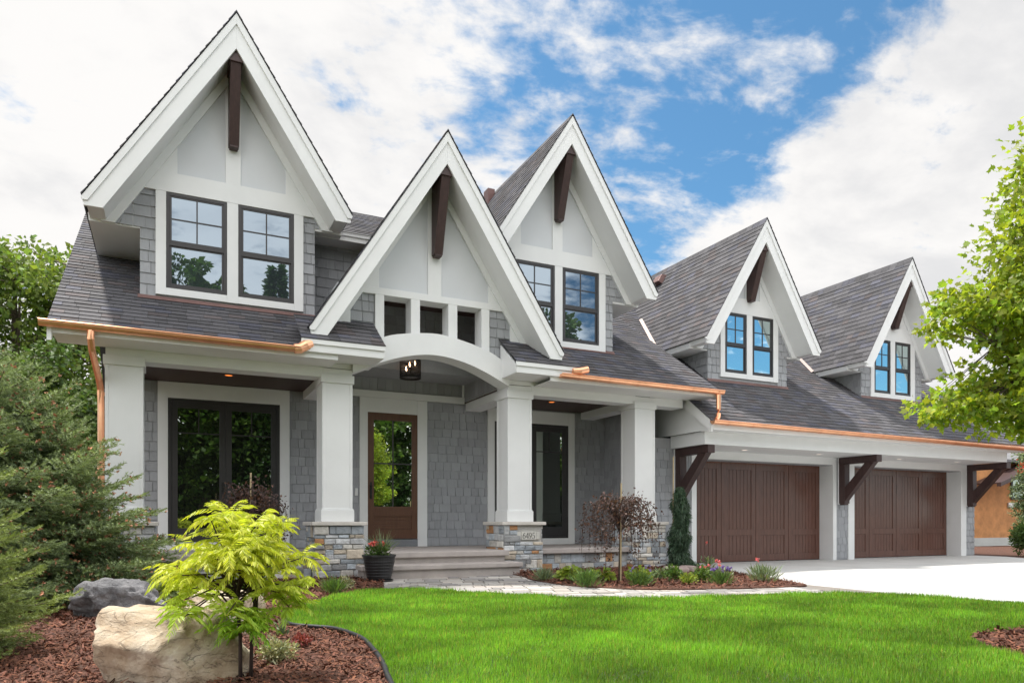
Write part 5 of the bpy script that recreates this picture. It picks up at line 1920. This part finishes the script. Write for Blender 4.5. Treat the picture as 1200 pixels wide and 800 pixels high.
# ---- purple-leaved weeping dwarf trees with stakes
def weeper(base, h, rad, label, seed, mleaf, n=26, leaf=0.035, per=26, ar=0.6):
    r = np.random.default_rng(seed)
    root = empty('weeping_tree', base, label, 'tree')
    B = np.array(base)
    mb = MB()
    mb.tube([B, B + [0.01, 0, h * 0.5], B + [0, 0, h * 0.8]], [0.022, 0.017, 0.012], 7)
    mb.build('trunk', BARK, root, smooth=True)
    mb = MB()
    C, D = [], []
    for k in range(n):
        a = r.uniform(0, 2 * pi)
        L = rad * r.uniform(0.55, 1.1)
        top = h * r.uniform(0.72, 1.0)
        p0 = B + [0, 0, h * r.uniform(0.5, 0.8)]
        p1 = B + [L * 0.5 * cos(a), L * 0.5 * sin(a), top]
        p2 = B + [L * cos(a), L * sin(a), top - 0.25 * rad]
        p3 = B + [L * 1.1 * cos(a), L * 1.1 * sin(a), top - h * r.uniform(0.2, 0.6)]
        pts = [np.array(q) for q in arc([tuple(p0), tuple(p1), tuple(p2), tuple(p3)], 5)]
        mb.tube(pts, [0.007 - 0.005 * i / len(pts) for i in range(len(pts))], 4, cap=False)
        for q in range(per):
            i = r.integers(3, len(pts))
            C.append(pts[i] + r.normal(0, 0.045, 3)); D.append(r.normal(0, 1, 3) + [0, 0, -0.7])
    mb.build('branches', DARKBARK, root)
    V, F = leaves(np.array(C), np.array(D), leaf, ar, r)
    np_mesh('leaves', V, [F], mleaf, root, tints(len(C), r, 0.5, 1.6, 0.2))
    return root


weeper((5.83, 8.55, 0.0), 1.25, 0.48, 'thin bronze leaved weeping tree in the bed before the last porch column', 71, LEAF_PURP, n=58, per=42, leaf=0.042)
weeper((1.0, 9.85, 0.0), 1.35, 0.42, 'dark purple leaved small tree in front of the left glass doors', 72, LEAF_PURP, n=44, per=44, leaf=0.045)


def stake(x, y, h, label):
    mb = MB(); mb.tube([(x, y, -0.05), (x + 0.01, y, h)], 0.011, 7)
    o = mb.build('tree_stake', STAKE, org=Vector((x, y, 0)))
    tag(o, label, 'stake', 'bamboo stakes beside young trees')


stake(5.815, 8.50, 1.42, 'pale bamboo stake standing up through the bronze weeping tree')
stake(0.97, 9.77, 1.50, 'pale bamboo stake standing up through the dark purple tree')
stake(8.80, 11.10, 2.12, 'thin bamboo stake rising above the narrow weeping spruce')

# ---- narrow weeping spruce by the garage
def weeping_spruce(base, h):
    r = np.random.default_rng(81)
    root = empty('weeping_spruce', base, 'narrow dark green weeping spruce beside the left garage door', 'tree')
    B = np.array(base)
    mb = MB(); mb.tube([B, B + [0.03, 0, h * 0.5], B + [0, 0, h]], [0.03, 0.02, 0.008], 6); mb.build('trunk', BARK, root)
    n = 15000
    z = r.random(n) ** 1.15 * h
    a = r.uniform(0, 2 * pi, n)
    prof = np.interp(z / h, [0, 0.08, 0.2, 0.4, 0.6, 0.75, 0.9, 1.0], [0.40, 0.28, 0.19, 0.21, 0.15, 0.18, 0.10, 0.03])
    lump = 0.72 + 0.5 * np.sin(z * 10 + np.sin(a * 2) * 2) * np.sin(a * 3 + z * 4)
    q = prof * np.sqrt(r.uniform(0.2, 1, n)) * lump
    P = B + np.stack([q * np.cos(a), q * np.sin(a), z], 1)
    D = np.stack([np.cos(a) * 0.5, np.sin(a) * 0.5, np.full(n, -1.0)], 1) + r.normal(0, 0.35, (n, 3))
    V, F = leaves(P, D, 0.085, 0.16, r)
    np_mesh('foliage', V, [F], NEEDLE_D, root, tints(n, r, 0.5, 1.5, 0.1))


weeping_spruce((8.90, 11.02, 0.0), 1.55)


# ---- low plants
def mound(name, base, w, h, mleaf, label, cat, seed, style='mound', n=420, leaf=0.05, ar=0.35, group=None, flowers=None, nf=8, fsize=0.03):
    r = np.random.default_rng(seed)
    root = empty(name, base, label, cat, group)
    B = np.array(base)
    if style == 'spike':
        a = r.uniform(0, 2 * pi, n); el = r.uniform(0.5, 1.5, n)
        D = np.stack([np.cos(a) * np.cos(el), np.sin(a) * np.cos(el), np.sin(el)], 1)
        P = B + np.stack([r.normal(0, w * 0.14, n), r.normal(0, w * 0.14, n), r.uniform(0, h * 0.55, n)], 1)
        P[:, :2] += D[:, :2] * (w * 0.28)
        V, F = leaves(P, D, leaf, ar, r, 'rhomb', 0.08)
    elif style == 'hosta':
        a = r.uniform(0, 2 * pi, n)
        q = w * 0.42 * np.sqrt(r.random(n))
        P = B + np.stack([q * np.cos(a), q * np.sin(a), h * (0.35 + 0.6 * (1 - (q / (w * 0.45)) ** 2)) * r.uniform(0.6, 1.0, n)], 1)
        D = np.stack([np.cos(a), np.sin(a), r.normal(0.0, 0.35, n)], 1)
        V, F = leaves(P, D, leaf, ar, r, 'narrow', 0.12)
    else:
        o_ = r.normal(0, 1, (n, 3)); o_ /= np.linalg.norm(o_, axis=1, keepdims=True)
        o_ *= (r.uniform(0.35, 1, (n, 1))) * (0.85 + 0.25 * np.sin(o_[:, :1] * 6 + seed))
        P = B + np.stack([o_[:, 0] * w / 2, o_[:, 1] * w / 2, h * 0.5 + o_[:, 2] * h / 2], 1)
        P[:, 2] = np.maximum(P[:, 2], B[2] + 0.01)
        D = o_ + r.normal(0, 0.5, (n, 3)) + [0, 0, 0.3]
        V, F = leaves(P, D, leaf, ar, r)
    np_mesh('foliage', V, [F], mleaf, root, tints(len(F), r, 0.55, 1.4, 0.15))
    mb = MB()
    for k in range(9):
        a = 2 * pi * k / 9
        mb.tube([B, B + [w * 0.2 * cos(a), w * 0.2 * sin(a), h * 0.5]], [0.004, 0.002], 4, cap=False)
    mb.build('stems', LEAF_G, root)
    if flowers is not None:
        C, D = [], []
        for k in range(nf):
            a = r.uniform(0, 2 * pi); q = w * 0.45 * math.sqrt(r.random())
            c = B + [q * cos(a), q * sin(a), h * r.uniform(0.85, 1.15)]
            for p in range(14):
                C.append(c + r.normal(0, fsize * 0.25, 3)); D.append(r.normal(0, 1, 3) + [0, 0, 0.3])
        V, F = leaves(np.array(C), np.array(D), fsize, 0.8, r)
        np_mesh('flowers', V, [F], flowers, root, tints(len(F), r, 0.7, 1.3, 0.05))
    return root


GB = 'low plants in the curved bed before the garage'
mound('grass_tuft', (4.98, 9.25, 0), 0.24, 0.18, LEAF_SAGE, 'greyish grass tuft at the foot of the house number pier', 'plant', 101, 'spike', 260, 0.14, 0.06, GB)
mound('hosta', (5.24, 8.92, 0), 0.36, 0.24, LEAF_HOSTA, 'lime hosta nearest the house number pier', 'plant', 102, 'hosta', 170, 0.10, 0.55, GB)
mound('lavender', (5.02, 8.12, 0), 0.34, 0.28, LEAF_G, 'spiky green plant between the two lime hostas', 'plant', 103, 'spike', 420, 0.13, 0.07, GB)
mound('hosta', (5.72, 8.82, 0), 0.32, 0.20, LEAF_HOSTA, 'smaller lime hosta left of the bronze weeping tree trunk', 'plant', 104, 'hosta', 140, 0.09, 0.55, GB)
mound('hosta', (6.15, 8.55, 0), 0.30, 0.22, LEAF_HOSTA, 'upright lime plant right of the bronze weeping tree trunk', 'plant', 105, 'hosta', 140, 0.09, 0.5, GB)
mound('salvia', (5.72, 7.9, 0), 0.32, 0.24, LEAF_G, 'green bushy salvia at the path edge below the weeping tree', 'plant', 106, 'spike', 460, 0.11, 0.09, GB, PETAL_V, 5, 0.018)
mound('perennial', (6.62, 8.7, 0), 0.24, 0.16, LEAF_SAGE, 'dull green low plant in front of the last pier', 'plant', 107, 'mound', 300, 0.05, 0.4, GB)
mound('perennial', (6.62, 8.35, 0), 0.30, 0.22, LEAF_G, 'leafy green perennial in front of the pink stones', 'plant', 108, 'mound', 420, 0.055, 0.4, GB)
mound('perennial', (6.46, 7.82, 0), 0.26, 0.16, LEAF_HOSTA, 'small lime mound at the path edge', 'plant', 109, 'mound', 380, 0.045, 0.35, GB)
mound('rose_bush', (6.86, 8.0, 0), 0.32, 0.24, LEAF_G, 'green rose bush with pink blooms beside the lime mound', 'plant', 110, 'mound', 420, 0.05, 0.45, GB, PETAL_P, 3, 0.026)
mound('salvia', (6.80, 7.55, 0), 0.30, 0.24, LEAF_G, 'green salvia topped with violet flowers at the path edge', 'plant', 111, 'spike', 420, 0.10, 0.09, GB, PETAL_V, 14, 0.024)
mound('rose_bush', (7.45, 8.35, 0), 0.42, 0.26, LEAF_SAGE, 'loose rose bush with three pink blooms near the driveway', 'plant', 112, 'spike', 280, 0.07, 0.3, GB, PETAL_P, 3, 0.028)
mound('rose_bush', (7.72, 7.7, 0), 0.42, 0.30, LEAF_SAGE, 'pale spiky plant with one pink bloom at the right tip of the bed', 'plant', 113, 'spike', 460, 0.12, 0.09, GB, PETAL_P, 1, 0.03)
mound('rose_stalk', (8.1, 9.3, 0), 0.20, 0.46, LEAF_SAGE, 'tall thin rose stalk with a coral tip before the garage door', 'plant', 114, 'spike', 80, 0.09, 0.35, GB, PETAL_R, 1, 0.025)
mound('grass_tuft', (1.78, 8.55, 0), 0.26, 0.22, LEAF_G, 'green grass tuft at the lawn edge left of the black pot', 'plant', 120, 'spike', 420, 0.13, 0.06)
mound('variegated_shrub', (2.05, 9.1, 0), 0.22, 0.18, LEAF_VAR, 'small cream variegated plant against the left stone pier', 'plant', 121, 'mound', 320, 0.04, 0.4)
mound('variegated_shrub', (0.60, 4.55, 0), 0.24, 0.17, LEAF_VAR, 'cream and green variegated shrub in the mulch right of the sumac', 'shrub', 122, 'mound', 900, 0.028, 0.35)
mound('red_plant', (0.83, 5.05, 0), 0.15, 0.10, RED_LEAF, 'small red leaved plant behind the variegated shrub', 'plant', 123, 'mound', 240, 0.03, 0.35)
mound('seedling', (0.78, 5.6, 0), 0.10, 0.16, LEAF_SAGE, 'tiny pale seedling by the lawn edging', 'plant', 124, 'spike', 40, 0.06, 0.3)
mound('green_shrub', (0.12, 8.8, 0), 0.55, 0.32, LEAF_HOSTA, 'light green low shrub behind the grey boulder', 'shrub', 125, 'mound', 700, 0.06, 0.4)
mound('green_shrub', (0.9, 8.6, 0), 0.5, 0.30, LEAF_G, 'green low shrub behind the sumac leaves', 'shrub', 126, 'mound', 700, 0.055, 0.4)
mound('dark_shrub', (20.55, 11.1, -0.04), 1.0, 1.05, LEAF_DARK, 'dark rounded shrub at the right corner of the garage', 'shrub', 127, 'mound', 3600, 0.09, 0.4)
tree('columnar_evergreen', (21.55, 11.7, -0.04), 2.9, (21.55, 11.7, 1.55), (0.42, 0.42, 1.4), 150, 0.16, 45, 0.075, NEEDLE, 'upright green columnar evergreen before the orange wall', seed=128, shape='rhomb', ar=0.35, trunk_r=0.04, limbs=12, hollow=0.2)
tree('red_leaf_tree', (22.9, 12.2, -0.04), 3.4, (22.9, 12.2, 2.6), (0.5, 0.5, 0.8), 34, 0.2, 26, 0.09, PETAL_R, 'small red leaved tree half cut by the right edge', seed=129, trunk_r=0.03, limbs=10)

# ---- planter by the steps
PL = empty('planter', (2.80, 10.27, 0), 'round black ribbed pot by the left end of the steps', 'planter')
mb = MB()
mb.lathe((2.80, 10.27, 0.0), [(0.001, 0.03), (0.165, 0.03), (0.175, 0.05), (0.225, 0.30), (0.235, 0.36), (0.247, 0.365), (0.247, 0.392), (0.228, 0.392), (0.22, 0.34), (0.001, 0.34)], 36)
for k in range(6):
    z = 0.08 + 0.042 * k
    rr_ = 0.180 + (z - 0.05) * 0.2
    mb.lathe((2.80, 10.27, z), [(rr_ - 0.004, 0), (rr_ + 0.004, 0.005), (rr_ - 0.002, 0.012)], 36)
mb.build('pot', POT, PL, smooth=False)
mb = MB(); mb.lathe((2.80, 10.27, 0.0), [(0.001, 0.002), (0.20, 0.002), (0.21, 0.03), (0.20, 0.032), (0.19, 0.012), (0.001, 0.012)], 36)
mb.build('saucer', POT, PL)
mound('potted_flowers', (2.80, 10.27, 0.34), 0.44, 0.20, LEAF_G, 'mixed coral and dark red flowers growing in the black pot', 'flowers', 131, 'mound', 420, 0.06, 0.35, None, PETAL_R, 6, 0.038)
mound('potted_grass', (2.84, 10.32, 0.36), 0.34, 0.30, LEAF_SAGE, 'thin upright grass blades rising from the black pot', 'plant', 132, 'spike', 120, 0.24, 0.035)


# ---- boulders
def boulder(name, c, dims, m, label, seed, cuts=9, sub=5, rough=0.05, rot=0.0):
    import bmesh
    from mathutils import noise
    bm = bmesh.new()
    bmesh.ops.create_icosphere(bm, subdivisions=sub, radius=1.0)
    rr = random.Random(seed)
    planes = []
    for k in range(cuts):
        a = rr.uniform(0, 2 * pi); e = rr.uniform(-0.5, 0.9)
        planes.append((Vector((cos(a) * cos(e), sin(a) * cos(e), sin(e))), rr.uniform(0.62, 0.86)))
    planes.append((Vector((0.05, -0.1, 1)).normalized(), 0.62))
    planes.append((Vector((0.15, -1, 0.12)).normalized(), 0.72))
    for v in bm.verts:
        p = v.co.copy()
        for nrm_, d in planes:
            q = p.dot(nrm_) - d
            if q > 0:
                p -= nrm_ * q * 0.975
        n1 = noise.noise(p * 1.7 + Vector((seed, 0, 0)))
        n2 = noise.noise(p * 5.0 + Vector((0, seed, 0)))
        n3 = abs(noise.noise(p * 3.1 + Vector((0, 0, seed))))
        n4 = noise.noise(p * 14.0 + Vector((0, 0, seed)))
        p *= 1 + rough * (1.5 * n1 + 1.1 * n2 - 1.5 * n3 + 0.45 * n4)
        x, y, z = p.x * dims[0] / 1.5, p.y * dims[1] / 1.5, p.z * dims[2] / 1.3
        v.co = Vector((x * cos(rot) - y * sin(rot), x * sin(rot) + y * cos(rot), z))
    zmin = -dims[2] * 0.42
    for v in bm.verts:
        v.co.z = max(v.co.z, zmin)
    me = bpy.data.meshes.new(name)
    bm.to_mesh(me); bm.free()
    for p in me.polygons:
        p.use_smooth = True
    me.materials.append(m)
    o = bpy.data.objects.new(name, me)
    link(o)
    o.location = (c[0], c[1], c[2] - zmin - 0.06)
    tag(o, label, 'boulder')
    return o


boulder('boulder', (0.02, 4.36, 0), (0.66, 0.56, 0.49), TANROCK, 'large tan flat topped boulder in the left foreground', 5, rot=0.1)
boulder('boulder', (0.40, 5.95, 0), (0.52, 0.46, 0.42), TANROCK, 'smaller tan boulder behind the large one', 9, rot=0.5)
boulder('boulder', (-0.36, 7.45, 0), (0.60, 0.5, 0.42), GREYROCK, 'dark grey craggy boulder under the spruce', 13, rough=0.09)
boulder('fieldstone', (8.02, 9.75, 0), (0.36, 0.26, 0.2), PINKROCK, 'pinkish fieldstone nearest the left garage door', 17, sub=4)
boulder('fieldstone', (7.66, 9.6, 0), (0.40, 0.28, 0.2), PINKROCK, 'pinkish fieldstone at the foot of the weeping spruce', 19, sub=4)

# ================================================================== NEIGHBOUR
NB_ = empty('neighbour_house', (27, 18, 0), 'unfinished house with bare orange sheathing beyond the garage', 'house')
mb = MB()
mb.box(26.3, 40, 17, 28, 0.25, 3.3)
mb.build('wall', PLY, NB_)
mb = MB(); mb.box(26.28, 40.02, 16.98, 28.02, -0.1, 0.25); mb.build('foundation', CONC, NB_)
mb = MB()
mb.prism([(16.6, 3.28), (22.5, 5.0), (28.4, 3.28), (28.4, 3.18), (16.6, 3.18)], 'x', 29.0, 40.5)
mb.build('roof', NROOF, NB_)
mb = MB()
mb.prism([(27.6, 2.32), (32.5, 3.75), (32.5, 3.60), (27.6, 2.17)], 'y', 15.9, 16.05)
mb.prism([(27.6, 2.32), (32.5, 3.75), (32.5, 3.70), (27.6, 2.27)], 'y', 16.05, 16.98)
mb.build('lean_to_roof', TIMBER, NB_)
mb = MB(); mb.box(30.1, 31.6, 16.94, 16.975, 1.75, 2.75); wq = mb.build('window', BRONZE, NB_)
mb = MB(); mb.box(30.18, 31.52, 16.93, 16.938, 1.83, 2.67); mb.build('pane', G_LOW, wq)
mb = MB(); mb.box(29.9, 31.8, 16.93, 16.98, 1.45, 1.62); mb.build('sill', TENT, wq)
